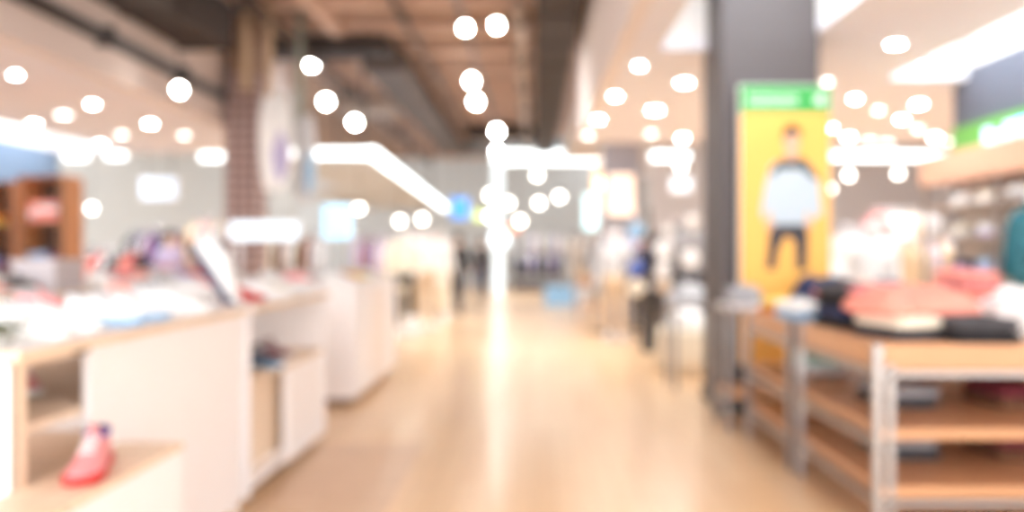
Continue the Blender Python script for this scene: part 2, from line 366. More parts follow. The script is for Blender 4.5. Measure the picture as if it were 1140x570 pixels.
# lit bars (box lights)
def bar(label, x0, x1, y, Y, h=.16, m=None, name='light_bar', top=4.4, d=.14):
    z = gz(y, Y); X0, X1 = gx(x0, Y), gx(x1, Y)
    t = empty(name, label, 'light', ((X0+X1)/2, Y, z))
    w = (X1-X0)/2
    boxes('diffuser', [(-w+.02, w-.02, -d/2, d/2-.03, -h/2, h/2)], m or barglow, t, bev=.01)
    boxes('housing', [(-w, w, d/2-.03, d/2+.02, -h/2-.01, h/2+.01)], white, t)
    bm = B()
    for s in (-1, 1): tube(bm, [(s*w*.85, d/2, h/2), (s*w*.85, d/2, top-z)], .012, 6)
    newobj('hanger_rod', bm, dsteel, t)
bar('long lit white bar over the racks right of the yellow poster', 926, 1052, 173.5, 15, .13)
bar('short lit white bar left of the taupe pillar', 724, 768, 174, 15, .13)
bar('wide lit white bar on the far left wall, left one', 72, 98, 173, 17.5, .15, top=CZ)
bar('wide lit white bar on the far left wall, middle one', 118, 140, 172, 17.5, .15, top=CZ)
bar('lit white bar between the left wall and the lattice pillar', 223, 248, 174, 17.5, .15, top=CZ)

# lit canopy with white glowing edge, left of the aisle
cz0, cz1 = 2.88, 2.98
def Xe(Y): return -2.52 - (Y-12.4)*.04
t = empty('canopy', 'white lit canopy edge running back along the left of the aisle', 'canopy', (0, 0, 0))
bm = B()
poly = [(-4.6, 12.62), (Xe(12.62)-.07, 12.62), (Xe(29)-.07, 29), (-6.0, 29), (-6.0, 19), (-4.6, 19)]
a = [bm.verts.new((x, y, cz0+.03)) for x, y in poly]; b = [bm.verts.new((x, y, cz1)) for x, y in poly]
for k in range(len(a)): bm.faces.new((a[k], a[(k+1) % len(a)], b[(k+1) % len(a)], b[k]))
bm.faces.new(a[::-1]); bm.faces.new(b)
newobj('slab', bm, mat('canopy_grey', (196, 202, 210), .7), t)
bm = B()
def ebox(bm, p, q, w, z0, z1):
    p, q = Vector(p+(0,)), Vector(q+(0,)); d = (q-p).normalized(); s = Vector((-d.y, d.x, 0))*w
    vs = [bm.verts.new(v+Vector((0, 0, z))) for z in (z0, z1) for v in (p-s, p+s, q+s, q-s)]
    for f in ((0, 1, 2, 3), (4, 5, 6, 7), (0, 1, 5, 4), (1, 2, 6, 5), (2, 3, 7, 6), (3, 0, 4, 7)): bm.faces.new([vs[i] for i in f])
ebox(bm, (Xe(12.5), 12.5), (Xe(29), 29), .07, cz0, cz1+.02)
newobj('side_light', bm, barglow, t)
bm = B(); ebox(bm, (-4.05, 12.53), (-2.62, 12.53), .07, cz0-.02, cz1); newobj('front_light', bm, barglow, t)
bm = B()
for x, y in ((-4.4, 13), (-2.8, 13.2), (-4.4, 18), (-2.95, 19), (-3.2, 25), (-5.2, 28)): tube(bm, [(x, y, cz1), (x, y, CZ)], .02, 8)
newobj('hanger_rod', bm, dsteel, t)
# ------------------------------------------------------------------ far portal
PY = 27
t = empty('shop_portal', 'tall white lit portal at the end of the aisle', 'portal', (0, PY, 0))
X0, X1 = gx(549, PY), gx(668, PY)-.01; zt = gz(169, PY); zb = gz(181, PY)
boxes('top_light', [(X0, X1, -.2, .2, zb, zt)], barglow, t, bev=.02)
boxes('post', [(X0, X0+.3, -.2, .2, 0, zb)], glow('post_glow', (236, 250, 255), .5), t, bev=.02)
boxes('right_post', [(X1-.2, X1, -.2, .2, 0, zb)], whiteb, t)
struct(boxes('wall_portal', [(-3.3, 2.8, PY+.25, PY+.4, zt-.02, CZ)], mat('bulkhead_dark', (110, 120, 126), .7)), 'dark bulkhead above the far portal')
struct(boxes('wall_portal_right', [(X1+.02, 3.0, PY-.1, PY+.1, 0, 4.4)], mat('wall_warm_grey', (190, 182, 182), .8)), 'grey wall right of the far portal')
def screen(label, x0, x1, y0, y1, Y, rgb, s, name='light_box', cat='sign', legs=True, top=None, frame=white):
    X0, X1, z0, z1 = gx(x0, Y), gx(x1, Y), gz(y1, Y), gz(y0, Y)
    t = empty(name, label, cat, ((X0+X1)/2, Y, 0 if legs else z0))
    o = 0 if legs else z0; w = (X1-X0)/2
    boxes('panel', [(-w+.02, w-.02, -.05, -.03, z0-o+.02, z1-o-.02)], glow(label[:28].replace(' ', '_'), rgb, s), t)
    boxes('housing', [(-w, w, -.03, .05, z0-o, z1-o)], frame, t, bev=.008)
    if legs: boxes('leg', [(-w*.7-.02, -w*.7+.02, -.02, .02, 0, z0), (w*.7-.02, w*.7+.02, -.02, .02, 0, z0), (-w*.7-.1, -w*.7+.1, -.2, .2, 0, .02), (w*.7-.1, w*.7+.1, -.2, .2, 0, .02)], steel, t)
    elif top:
        bm = B()
        for s_ in (-1, 1): tube(bm, [(s_*w*.7, 0, z1-o), (s_*w*.7, 0, top-o)], .008, 6)
        newobj('hanger_rod', bm, dsteel, t)
    return t
screen('pale cyan lit panel in the right of the far portal', 650, 666, 216, 256, 26.5, (205, 245, 250), .9)
screen('light blue glowing screen left of the mannequins', 360, 392, 228, 266, 13, (150, 206, 236), .75, 'display_screen', 'screen')
screen('blue lit square sign hanging beside the far portal', 502, 522, 220, 244, 25, (60, 140, 225), .5, legs=False, top=CZ)
screen('small yellow green lit sign under the blue sign', 527, 539, 234, 246, 25.5, (200, 225, 130), .5, legs=False, top=CZ)
screen('orange lit sign strip beside the left post of the portal', 556, 578, 251, 258, 28, (240, 120, 60), .5, legs=False, top=CZ)
screen('bright white lit box at the foot of the far portal', 546, 566, 259, 274, 26.4, (235, 250, 255), 1.4, legs=True)
screen('warm peach lit poster panel beyond the pendant lamps right of aisle', 676, 706, 194, 240, 15.7, (250, 214, 190), .6)
screen('white and pale blue lit sign over the far left racks', 158, 198, 198, 222, 15, (206, 224, 245), .3, legs=False, top=SZ)
screen('long white lit counter sign under the hanging banners', 256, 334, 246, 268, 10.5, (216, 236, 250), .45)
screen('pale lit poster between the racks on the right of the aisle', 746, 770, 196, 214, 16, (236, 240, 246), .6, legs=False, top=4.4)
# hanging banners
def banner(label, x0, x1, y0, y1, Y, c1, c2, rodx, rodc):
    X0, X1, z0, z1 = gx(x0, Y), gx(x1, Y), gz(y1, Y), gz(y0, Y); w = (X1-X0)/2; h = z1-z0
    t = empty('hanging_banner', label, 'banner', ((X0+X1)/2, Y, z0))
    bm = B()
    rings = []
    for k in range(15):
        z = h*k/14; f = math.sin(PI*min(1, max(0, (k+1.5)/17)))**.35
        rings.append([(w*f*math.cos(a), .05*f*math.sin(a)+.02*math.sin(z*5), z) for a in [2*PI*i/20 for i in range(20)]])
    loft(bm, rings); newobj('fabric', bm, cloth(c1), t, True)
    bm = B()
    rings = []
    for k in range(8):
        z = h*(.1+.5*k/7); f = math.sin(PI*(k+1)/9.)
        rings.append([(w*.35+w*.5*f*math.cos(a), -.035+.03*math.sin(a), z) for a in [2*PI*i/12 for i in range(12)]])
    loft(bm, rings); newobj('print', bm, cloth(c2), t, True)
    bm = B(); tube(bm, [(gx(rodx, Y)-(X0+X1)/2, 0, h-.08), (gx(rodx, Y)-(X0+X1)/2, 0, CZ-z0)], .05, 10); newobj('rod', bm, mat(rodc[0], rodc[1], .5), t, True)
banner('tall white rounded banner hanging beside the lattice pillar', 288, 325, 100, 212, 11.3, 'white', 'lilac', 300, ('rod_tan', (196, 170, 140)))
banner('narrower pale blue banner hanging right of the white one', 328, 352, 128, 226, 12.2, 'light grey', 'light blue', 334, ('rod_green', (150, 160, 150)))
t = empty('ceiling_post', 'pale tan post hanging from the ceiling over the left counters', 'post', (gx(285, 11.6), 11.2, gz(95, 11.2)))
bm = B(); tube(bm, [(0, 0, 0), (0, 0, CZ-gz(95, 11.2))], .06, 10); newobj('post', bm, mat('rod_tan', (196, 170, 140)), t, True)
bm = B(); lathe(bm, [(.05, -.06), (.09, -.02), (.07, .03)], 12); newobj('cap', bm, mat('rod_tan', (196, 170, 140)), t, True)

# ------------------------------------------------------------------ yellow poster
t = empty('poster_stand', 'yellow advertising poster of a man under a green header', 'poster', (2.13, 6.86, 0))
Wp, zb, zt = .38, .45, gz(96, 6.86)
boxes('frame', [(-Wp-.01, Wp+.01, 0, .06, zb-.01, zt+.01)], white, t, bev=.004)
boxes('yellow_sheet', [(-Wp, Wp, -.006, 0, zb, zt-.23)], mat('poster_yellow', (250, 186, 92), .5, var=.03), t)
boxes('green_header', [(-Wp, Wp, -.006, 0, zt-.23, zt)], mat('poster_green', (60, 164, 80), .5, var=.03), t)
bm = B(); x = -Wp+.07
for wd, hh in ((.05, .07), (.045, .075), (.05, .07), (.04, .075), (.05, .07), (.045, .07), (.045, .075)):
    box(bm, x, x+wd*.35, -.012, -.006, zt-.16, zt-.16+hh); box(bm, x+wd*.35, x+wd, -.012, -.006, zt-.16+hh*.72, zt-.16+hh); box(bm, x+wd*.35, x+wd*.9, -.012, -.006, zt-.16, zt-.16+hh*.28); x += wd+.014
newobj('header_lettering', bm, mat('poster_ink', (226, 248, 228), .5), t)
bm = B(); lathe(bm, [(.045, 0), (.045, .006)], 20)
bmesh.ops.rotate(bm, verts=bm.verts[:], matrix=Matrix.Rotation(PI/2, 3, 'X')); bmesh.ops.translate(bm, verts=bm.verts[:], vec=(Wp-.09, -.006, zt-.115))
newobj('header_badge', bm, mat('poster_ink', (226, 248, 228), .5), t)
boxes('foot', [(-.3, -.22, -.1, .14, 0, .03), (.22, .3, -.1, .14, 0, .03), (-.27, -.25, .01, .04, .03, zb), (.25, .27, .01, .04, .03, zb)], steel, t)
k_ = 6.86/900
def P2(px, py): return ((px-874)*k_, CH+(VY-py)*k_)
def flat(name, pts, m, y, parent):
    bm = B(); prism(bm, [P2(*p) for p in pts], y-.002, y); return newobj(name, bm, m, parent)
man = empty('printed_figure', 'x', 'x'); del man['label']; del man['category']
man.parent = t
flat('trousers', [(856, 243), (896, 243), (899, 262), (897, 300), (886, 302), (884, 268), (874, 262), (866, 278), (862, 300), (852, 300), (855, 268)], cloth('charcoal'), -.008, man)
flat('sweater', [(866, 179), (892, 177), (902, 184), (911, 205), (914, 238), (902, 246), (898, 232), (896, 250), (858, 250), (857, 232), (850, 246), (846, 236), (851, 206), (857, 184)], mat('poster_sweater', (188, 201, 210), .6, var=.05), -.010, man)
flat('yoke', [(866, 180), (872, 176), (888, 175), (896, 178), (911, 198), (905, 200), (892, 188), (866, 188), (860, 196), (856, 190)], mat('poster_yoke', (50, 64, 70), .6), -.013, man)
flat('neck', [(874, 168), (886, 168), (887, 179), (873, 179)], skin_m, -.014, man)
flat('head', [(880+9*math.cos(a), 159+13*math.sin(a)) for a in [2*PI*i/18 for i in range(18)]], skin_m, -.016, man)
flat('hair', [(871, 158), (870, 148), (875, 140), (883, 139), (890, 144), (890, 155), (887, 149), (876, 149)], hair_m, -.019, man)
flat('hand', [(852, 244), (859, 246), (860, 256), (853, 257)], skin_m, -.014, man)
flat('hand', [(896, 243), (904, 244), (903, 254), (896, 254)], skin_m, -.014, man)

# ------------------------------------------------------------------ green sign on the right wall
t = empty('wall_sign', 'green wall sign with glowing pale blue letters', 'sign', (4.77, 6.2, 2.5))
def wz(py, px): return CH + (VY-py)/(px-VX)*4.74
g0, g1 = 2.43, 2.77
boxes('board', [(-.08, -.002, -2.6, 2.9, g0-2.5, g1-2.5)], mat('sign_green', (104, 176, 78), .5, var=.03), t)
for k in range(10):
    bm = B(); yy = 2.15 - k*.36; w_ = .28
    box(bm, -.13, -.08, yy-.07, yy, -.03, .17); box(bm, -.13, -.08, yy-w_, yy-.07, .12 if k % 2 else -.03, .17 if k % 2 else .03)
    if k % 3: box(bm, -.13, -.08, yy-w_, yy-w_+.07, -.03, .17)
    else: box(bm, -.13, -.08, yy-w_, yy-.07, .06, .1)
    newobj('letter', bm, glow('letter_glow', (200, 238, 255), .5), t)
# peach pelmet below sign
t = empty('shelf_pelmet', 'peach coloured pelmet board above the right wall shelves', 'pelmet', (4.77, 6.2, 2.2))
boxes('board', [(-.42, -.002, -2.7, 2.9, -.05, .22)], mat('pelmet_peach', (240, 200, 178), .6), t, bev=.01)
boxes('lip', [(-.44, -.42, -2.7, 2.9, -.07, .24)], mat('pelmet_edge', (226, 178, 150), .6), t)
# right wall shelving
t = empty('wall_shelving', 'long wall shelving filled with folded clothes under the green sign', 'shelving', (4.77, 6.2, 0))
fr = [(-.42, -.38, y-.02, y+.02, 0, 2.13) for y in (-2.6, -1.25, .1, 1.45, 2.85)] + [(-.03, -.002, y-.02, y+.02, 0, 2.13) for y in (-2.6, -1.25, .1, 1.45, 2.85)]
boxes('upright', fr, mat('upright_taupe', (150, 136, 128), .5), t); boxes('back_panel', [(-.01, -.003, -2.6, 2.85, .05, 2.13)], mat('shelf_back_cream', (222, 208, 194), .7), t)
for z in (.35, .8, 1.2, 1.55, 1.88): boxes('shelf', [(-.42, -.004, -2.62, 2.87, z-.03, z)], mat('shelf_taupe', (176, 156, 140), .6), t)

# ------------------------------------------------------------------ folded garments
def folded(name='folded_shirt'):
    t = empty(name, 'x', 'folded shirt')
    bm = B()
    rings = []
    n = 28; h = .045
    for j, (s, z) in enumerate([(.90, 0), (1.0, .006), (1.02, .02), (1.0, .036), (.92, .045), (.5, .05), (.02, .05)]):
        ring = []
        for i in range(n):
            a = 2*PI*i/n; c, s_ = math.cos(a), math.sin(a)
            x = math.copysign(abs(c)**.35, c)*.14*s; y = math.copysign(abs(s_)**.35, s_)*.18*s
            wob = noise.noise(Vector((x*12, y*12, z*40)))*.008
            ring.append((x+wob, y+wob*.7, z + (noise.noise(Vector((x*9, y*9, 2.0)))*.008 if z > .03 else 0)))
        rings.append(ring)
    loft(bm, rings); newobj('body', bm, cloth('white'), t, True)
    bm = B()
    pts = [(.05*math.cos(a), .115+.045*math.sin(a), .056+.006*math.sin(a*2)) for a in [PI*.1+2*PI*.9*k/12-PI/2 for k in range(13)]]
    tube(bm, pts, .012, 8, flat=.7); newobj('collar', bm, cloth('light grey'), t, True)
    bm = B(); box(bm, -.008, .008, -.17, .07, .045, .056, .003); newobj('placket', bm, cloth('light grey'), t)
    return t
fold, fu = folded(), []
def fcol(c):
    c2 = {'white': 'light grey', 'black': 'charcoal', 'navy': 'charcoal', 'coral': 'pink', 'pink': 'cream', 'grey': 'light grey'}.get(c, c)
    return {'body': cloth(c), 'collar': cloth(c2), 'placket': cloth(c2)}
def stack(x, y, z, cols, where, rz=0, s=1.0, group=None):
    for k, c in enumerate(cols):
        n = len(cols)
        pos = 'alone' if n == 1 else ('at the bottom' if k == 0 else 'on top' if k == n-1 else '%s from the bottom' % ORD[k])
        place(fold, fu, (x+random.uniform(-.008, .008), y+random.uniform(-.008, .008), z+k*.0535*(s if isinstance(s, float) else s[2])), rz+random.uniform(-.06, .06),
              label='%s folded shirt %s, %s' % (c, pos.replace('the ', '') if n > 1 else 'lying alone', where), group=group or 'folded shirts ' + where.split(',')[0], recolor=fcol(c), scale=s)
random.seed(11)
cols3 = ['navy', 'grey', 'beige', 'white', 'burgundy', 'light blue', 'charcoal', 'cream', 'black', 'lilac', 'coral', 'olive']
levels = {.35: 'bottom', .8: 'second', 1.2: 'third', 1.55: 'fourth', 1.88: 'top'}
for zi, (z, nm) in enumerate(levels.items()):
    if z < .7: continue
    for k in range(10):
        y = 6.2 - 2.3 + k*.5
        if z > 1.8: cc = [random.choice(['white', 'light grey', 'grey'])]
        else: cc = [random.choice({.8: ['navy', 'black', 'charcoal', 'beige'], 1.2: ['navy', 'lilac', 'white', 'grey'], 1.55: ['white', 'light grey', 'beige', 'lilac']}[z])]*1
        cc = cc + [random.choice(cols3[:6]) if z < 1.5 else random.choice(['white', 'cream', 'grey'])]
        stack(4.56, y, z, cc, '%s pile, %s shelf under green sign' % (ORD[k], nm), PI/2, 1.05, group='folded clothes on the right wall shelves')

# ------------------------------------------------------------------ steel and wood display tables
def display_table(label, x0, x1, y0, y1, h=.95, shelves=(.26, .54), double=False, apron=.13, topm=None):
    t = empty('display_table', label, 'display table', ((x0+x1)/2, (y0+y1)/2, 0))
    w, d = (x1-x0)/2, (y1-y0)/2
    boxes('tabletop', [(-w+.03, w-.03, -d+.03, d-.03, h-apron, h)], topm or tablewood, t, bev=.006)
    for sx in (-1, 1):
        for sy in (-1, 1):
            x, y = sx*(w-.02), sy*(d-.02)
            boxes('leg', [(x-.02, x+.02, y-.02, y+.02, 0, h)], steel, t, bev=.003)
    if double:
        boxes('leg', [(-w+.065, -w+.1, -d, -d+.035, 0, h-.1)], steel, t, bev=.003)
    rr = []
    for z in [h-apron-.025] + [s-.09 for s in shelves]:
        if z > h-.2 or z < .2: rr += [(-w+.04, w-.04, -d, -d+.03, z, z+.025), (-w+.04, w-.04, d-.03, d, z, z+.025)]
        rr += [(-w, -w+.03, -d+.04, d-.04, z, z+.03), (w-.03, w, -d+.04, d-.04, z, z+.03)]
    boxes('rail', rr, steel, t, bev=.002)
    for s in shelves: boxes('shelf', [(-w+.042, w-.042, -d+.008, d-.008, s-.05, s)], tablewood, t, bev=.003)
    return t
display_table('nearest wooden display table with steel legs at the right edge', 1.64, 3.3, 3.9, 5.06, double=True)
display_table('second wooden display table with steel legs along the aisle', 1.61, 2.9, 5.14, 6.18)
display_table('low white topped display table right before the yellow poster', 1.5, 3.3, 6.3, 6.78, h=.98, apron=.03, topm=white, shelves=(.3,))
display_table('wooden display table with steel legs behind the white shirts at the right edge', 3.0, 4.2, 5.3, 6.3)

def shirt_outline(sl=.16, w=.25, l=.34):
    return [(-w, -l), (w, -l), (w*1.02, l*.35), (w+sl, l*.1), (w+sl*1.25, l*.45), (w*.8, l*.95), (w*.3, l), (0, l*.93), (-w*.3, l), (-w*.8, l*.95), (-w-sl*1.25, l*.45), (-w-sl, l*.1), (-w*1.02, l*.35)]
def smooth_poly(pts, n=48):
    P = [Vector(p) for p in pts]; out = []; m_ = len(P)
    for i in range(n):
        f = i*m_/n; k = int(f); t_ = f-k
        a, b, c, d = P[(k-1) % m_], P[k], P[(k+1) % m_], P[(k+2) % m_]
        out.append(.5*((2*b)+(c-a)*t_+(2*a-5*b+4*c-d)*t_*t_+(3*b-a-3*c+d)*t_**3))
    return out
def laid(name, label, x, y, z, rz, col, h=.1, s=1.0, seed=0, group=None, cat='shirt', outline=None):
    t = empty(name, label, cat, (x, y, z), rz, group)
    out = smooth_poly(outline or shirt_outline()); bm = B(); rings = []
    for j, (f, zz) in enumerate([(.97, 0), (1, .012), (.97, .35*h), (.88, .6*h), (.72, .82*h), (.5, .95*h), (.25, h), (.03, h)]):
        rings.append([(p.x*f*s+noise.noise(Vector((p.x*7*f, p.y*7*f, seed)))*.02, p.y*f*s+noise.noise(Vector((p.x*7*f, p.y*7*f, seed+5)))*.02,
                       max(0.0, zz + (noise.noise(Vector((p.x*f*9, p.y*f*9, seed+9)))*.5*h if j > 2 else 0))) for p in out])
    loft(bm, rings); newobj('body', bm, cloth(col), t, True)
    bm = B(); tube(bm, [(s*.07*math.cos(a), s*(.27+.045*math.sin(a)), h*.75+.015) for a in [2*PI*k/14 for k in range(13)]], .012, 8)
    newobj('collar', bm, cloth({'white': 'light grey', 'coral': 'pink', 'black': 'charcoal', 'charcoal': 'black'}.get(col, col)), t, True)
    return t
T = .952
random.seed(21)
def stacks(spots, where, group, z=T):
    for k, (x, y, cc, rz, s) in enumerate(spots):
        stack(x, y, z, cc, '%s pile %s' % (ORD[k], where), rz, s, group)
# near table: piles first, loose shirts spread over them
stack(1.92, 4.24, T, ['charcoal', 'cream'], 'front left pile on the nearest wooden table', .2, 1.15, 'folded shirts on the nearest wooden table')
stack(2.22, 4.12, T, ['black', 'charcoal'], 'front middle pile on the nearest wooden table', -.1, 1.2, 'folded shirts on the nearest wooden table')
stack(1.9, 4.82, T, ['black', 'navy', 'black', 'charcoal'], 'back left pile on the nearest wooden table', .1, 1.2, 'folded shirts on the nearest wooden table')
laid('loose_shirt', 'coral pink loose shirt spread over the near wooden table', 2.02, 4.40, T+.122, 1.35, 'coral', .13, .9, 1)
laid('loose_shirt', 'crumpled pale pink shirt behind the coral one', 2.55, 4.86, T, 1.1, 'pink', .16, .7, 2)
laid('loose_shirt', 'white loose shirt at the right edge of the near wooden table', 2.70, 4.34, T, 1.5, 'white', .22, .85, 4)
laid('loose_shirt', 'big white shirt heaped at the far right of the near wooden table', 3.05, 4.75, T, .4, 'white', .24, .7, 5)
# second table
stack(1.80, 5.36, T, ['light blue', 'white'], 'front left pile on the second wooden table', .1, 1.1, 'folded shirts on the second wooden table')
stack(1.82, 5.86, T, ['orange', 'yellow'], 'back left pile on the second wooden table', .1, 1.0, 'folded shirts on the second wooden table')
stack(2.22, 5.36, T, ['black', 'charcoal', 'pink', 'pink'], 'front middle pile on the second wooden table', 0, 1.15, 'folded shirts on the second wooden table')
stack(2.24, 5.88, T, ['burgundy', 'navy', 'pink'], 'back middle pile on the second wooden table', .05, 1.15, 'folded shirts on the second wooden table')
stack(2.64, 5.4, T, ['black', 'black', 'charcoal'], 'front right pile on the second wooden table', -.1, 1.15, 'folded shirts on the second wooden table')
laid('loose_shirt', 'navy loose shirt lying on the low table before the yellow poster', 2.32, 6.54, .982, 1.55, 'navy', .2, .62, 6)
laid('loose_shirt', 'grey loose shirt lying at the aisle end of the low table before the poster', 1.68, 6.54, .982, 1.4, 'grey', .14, .42, 7)
laid('loose_shirt', 'dark blue crumpled shirt right of the navy one before the poster', 2.86, 6.54, .982, 1.6, 'navy', .16, .6, 8)
stack(3.5, 5.55, T, ['white', 'light grey', 'white'], 'near pile on the table behind the white shirts', .1, 1.15, 'folded shirts on the table behind the white shirts')
stack(3.9, 5.9, T, ['white', 'white', 'light grey', 'white'], 'middle pile on the table behind the white shirts', .1, 1.15, 'folded shirts on the table behind the white shirts')
stack(3.2, 6.0, T, ['coral', 'red', 'coral', 'pink', 'coral'], 'far pile on the table behind the white shirts', .1, 1.15, 'folded shirts on the table behind the white shirts')
# piles on the shelves of the tables
for tx0, ty0, nm in ((1.64, 3.9, 'nearest'), (1.61, 5.14, 'second')):
    for lv, z in (('lower', .262), ('upper', .542)):
        for k in range(2 if nm == 'nearest' else 2):
            cc = [['charcoal', 'grey'], ['brown', 'burgundy']][k]
            if nm == 'second': cc = [['white', 'mint'], ['white', 'white']][k] if lv == 'upper' else ['beige', 'beige']
            stack(tx0+.42+k*.62, ty0+.7, z, cc, '%s shelf of %s wooden table, %s pile from aisle' % (lv, nm, ORD[k]), .05, 1.15, 'folded shirts on the shelves of the wooden tables')

# ------------------------------------------------------------------ white shoe counters, left
def counter_near():
    t = empty('shoe_counter', 'nearest white shoe counter with an open shelf bay', 'counter', (-1.57, 2.45, 0))
    def b(name, l, m, bev=.003): return boxes(name, [(x0+1.57, x1+1.57, y0-2.45, y1-2.45, z0, z1) for x0, x1, y0, y1, z0, z1 in l], m, t, bev)
    b('top', [(-2.75, -1.55, 2.43, 4.36, 1.065, 1.1)], white); b('top_edge', [(-1.55, -1.545, 2.43, 4.36, 1.066, 1.099), (-2.75, -1.55, 2.425, 2.43, 1.066, 1.099)], ply, 0)
    b('end_panel', [(-2.75, -1.59, 2.45, 2.48, 0, 1.06)], white)
    b('front_frame', [(-1.59, -1.57, 2.45, 2.50, 0, 1.065), (-1.592, -1.57, 2.5, 2.86, 1.045, 1.065)], ply, 0)
    b('front_panel', [(-1.6, -1.57, 2.86, 4.34, .06, 1.063)], white)
    b('far_panel', [(-2.75, -1.59, 4.32, 4.35, 0, 1.06)], white)
    b('shelf', [(-2.7, -1.61, 2.5, 4.3, .82, .85)], ply); b('shelf', [(-2.7, -1.61, 2.5, 4.3, .42, .45)], ply)
counter_near()
t = empty('display_step', 'low white step box with plywood top beside the nearest counter', 'display step', (-1.45, 2.6, 0))
boxes('body', [(-.115, .12, -.7, .45, 0, .655)], white, t, .003); boxes('top', [(-.117, .125, -.705, .455, .655, .68)], ply, t, .002)
t = empty('shoe_counter', 'middle white shoe counter with a niche for shoes', 'counter', (-1.57, 4.4, 0))
def b(name, l, m, bev=.003): return boxes(name, [(x0+1.57, x1+1.57, y0-4.4, y1-4.4, z0, z1) for x0, x1, y0, y1, z0, z1 in l], m, t, bev)
b('top', [(-2.75, -1.53, 4.38, 6.02, 1.065, 1.1)], white); b('top_edge', [(-1.53, -1.525, 4.38, 6.02, 1.066, 1.099)], ply, 0)
b('end_panel', [(-2.75, -1.55, 4.38, 4.42, .06, 1.06)], white); b('end_panel', [(-2.75, -1.55, 5.96, 6.0, .06, 1.06)], white)
b('niche_back', [(-2.1, -2.07, 4.42, 5.96, .7, 1.06)], white); b('shelf', [(-2.1, -1.56, 4.42, 5.96, .66, .69)], ply)
b('tan_panel', [(-1.68, -1.65, 4.42, 5.96, .14, .66)], ply, 0); b('front_panel', [(-1.6, -1.56, 5.12, 5.96, .06, .66)], white)
b('bottom', [(-2.7, -1.55, 4.42, 5.96, .1, .14)], white); b('plinth', [(-2.7, -1.64, 4.44, 5.94, 0, .06)], mat('plinth_brown', (126, 100, 84), .7), 0); b('back_panel', [(-2.75, -2.72, 4.42, 5.96, .06, 1.06)], white)
t = empty('shoe_counter', 'farthest white shoe counter with closed panels', 'counter', (-1.6, 7.3, 0))
def b(name, l, m, bev=.003): return boxes(name, [(x0+1.6, x1+1.6, y0-7.3, y1-7.3, z0, z1) for x0, x1, y0, y1, z0, z1 in l], m, t, bev)
b('top', [(-2.8, -1.6, 7.28, 9.42, 1.065, 1.1)], white); b('body', [(-2.78, -1.62, 7.3, 9.4, .07, 1.065)], white, .004)
b('door', [(-1.62, -1.605, 7.34, 8.0, .1, 1.03)], white); b('door', [(-1.62, -1.605, 8.03, 8.69, .1, 1.03)], mat('cream_laminate', (244, 232, 224), .4, var=.02)); b('door', [(-1.62, -1.605, 8.72, 9.37, .1, 1.03)], white)
b('plinth', [(-2.7, -1.7, 7.36, 9.34, 0, .07)], mat('plinth_brown', (126, 100, 84), .7), 0)
# second row of counters
def simple_counter(label, x0, x1, y0, y1, h=1.1):
    t = empty('shoe_counter', label, 'counter', ((x0+x1)/2, (y0+y1)/2, 0)); w, d = (x1-x0)/2, (y1-y0)/2
    boxes('top', [(-w, w, -d, d, h-.035, h)], white, t, .003); boxes('top_edge', [(w, w+.004, -d, d, h-.034, h-.001)], ply, t); boxes('body', [(-w+.03, w-.03, -d+.03, d-.03, .07, h-.035)], white, t, .004)
    boxes('niche', [(w-.032, w-.028, -d+.1, -.05, .4, h-.12), (w-.032, w-.028, .05, d-.1, .4, h-.12)], ply, t)
    boxes('plinth', [(-w+.08, w-.08, -d+.08, d-.08, 0, .07)], mat('plinth_brown', (126, 100, 84), .7), t)
simple_counter('white shoe counter in the second row, nearest to the left edge', -4.6, -3.5, 4.7, 6.8)
simple_counter('white shoe counter in the second row, before the lattice pillar', -4.4, -3.3, 7.4, 9.8)
simple_counter('small white counter farther back before the glowing blue screen', -3.1, -2.2, 10.4, 11.6)

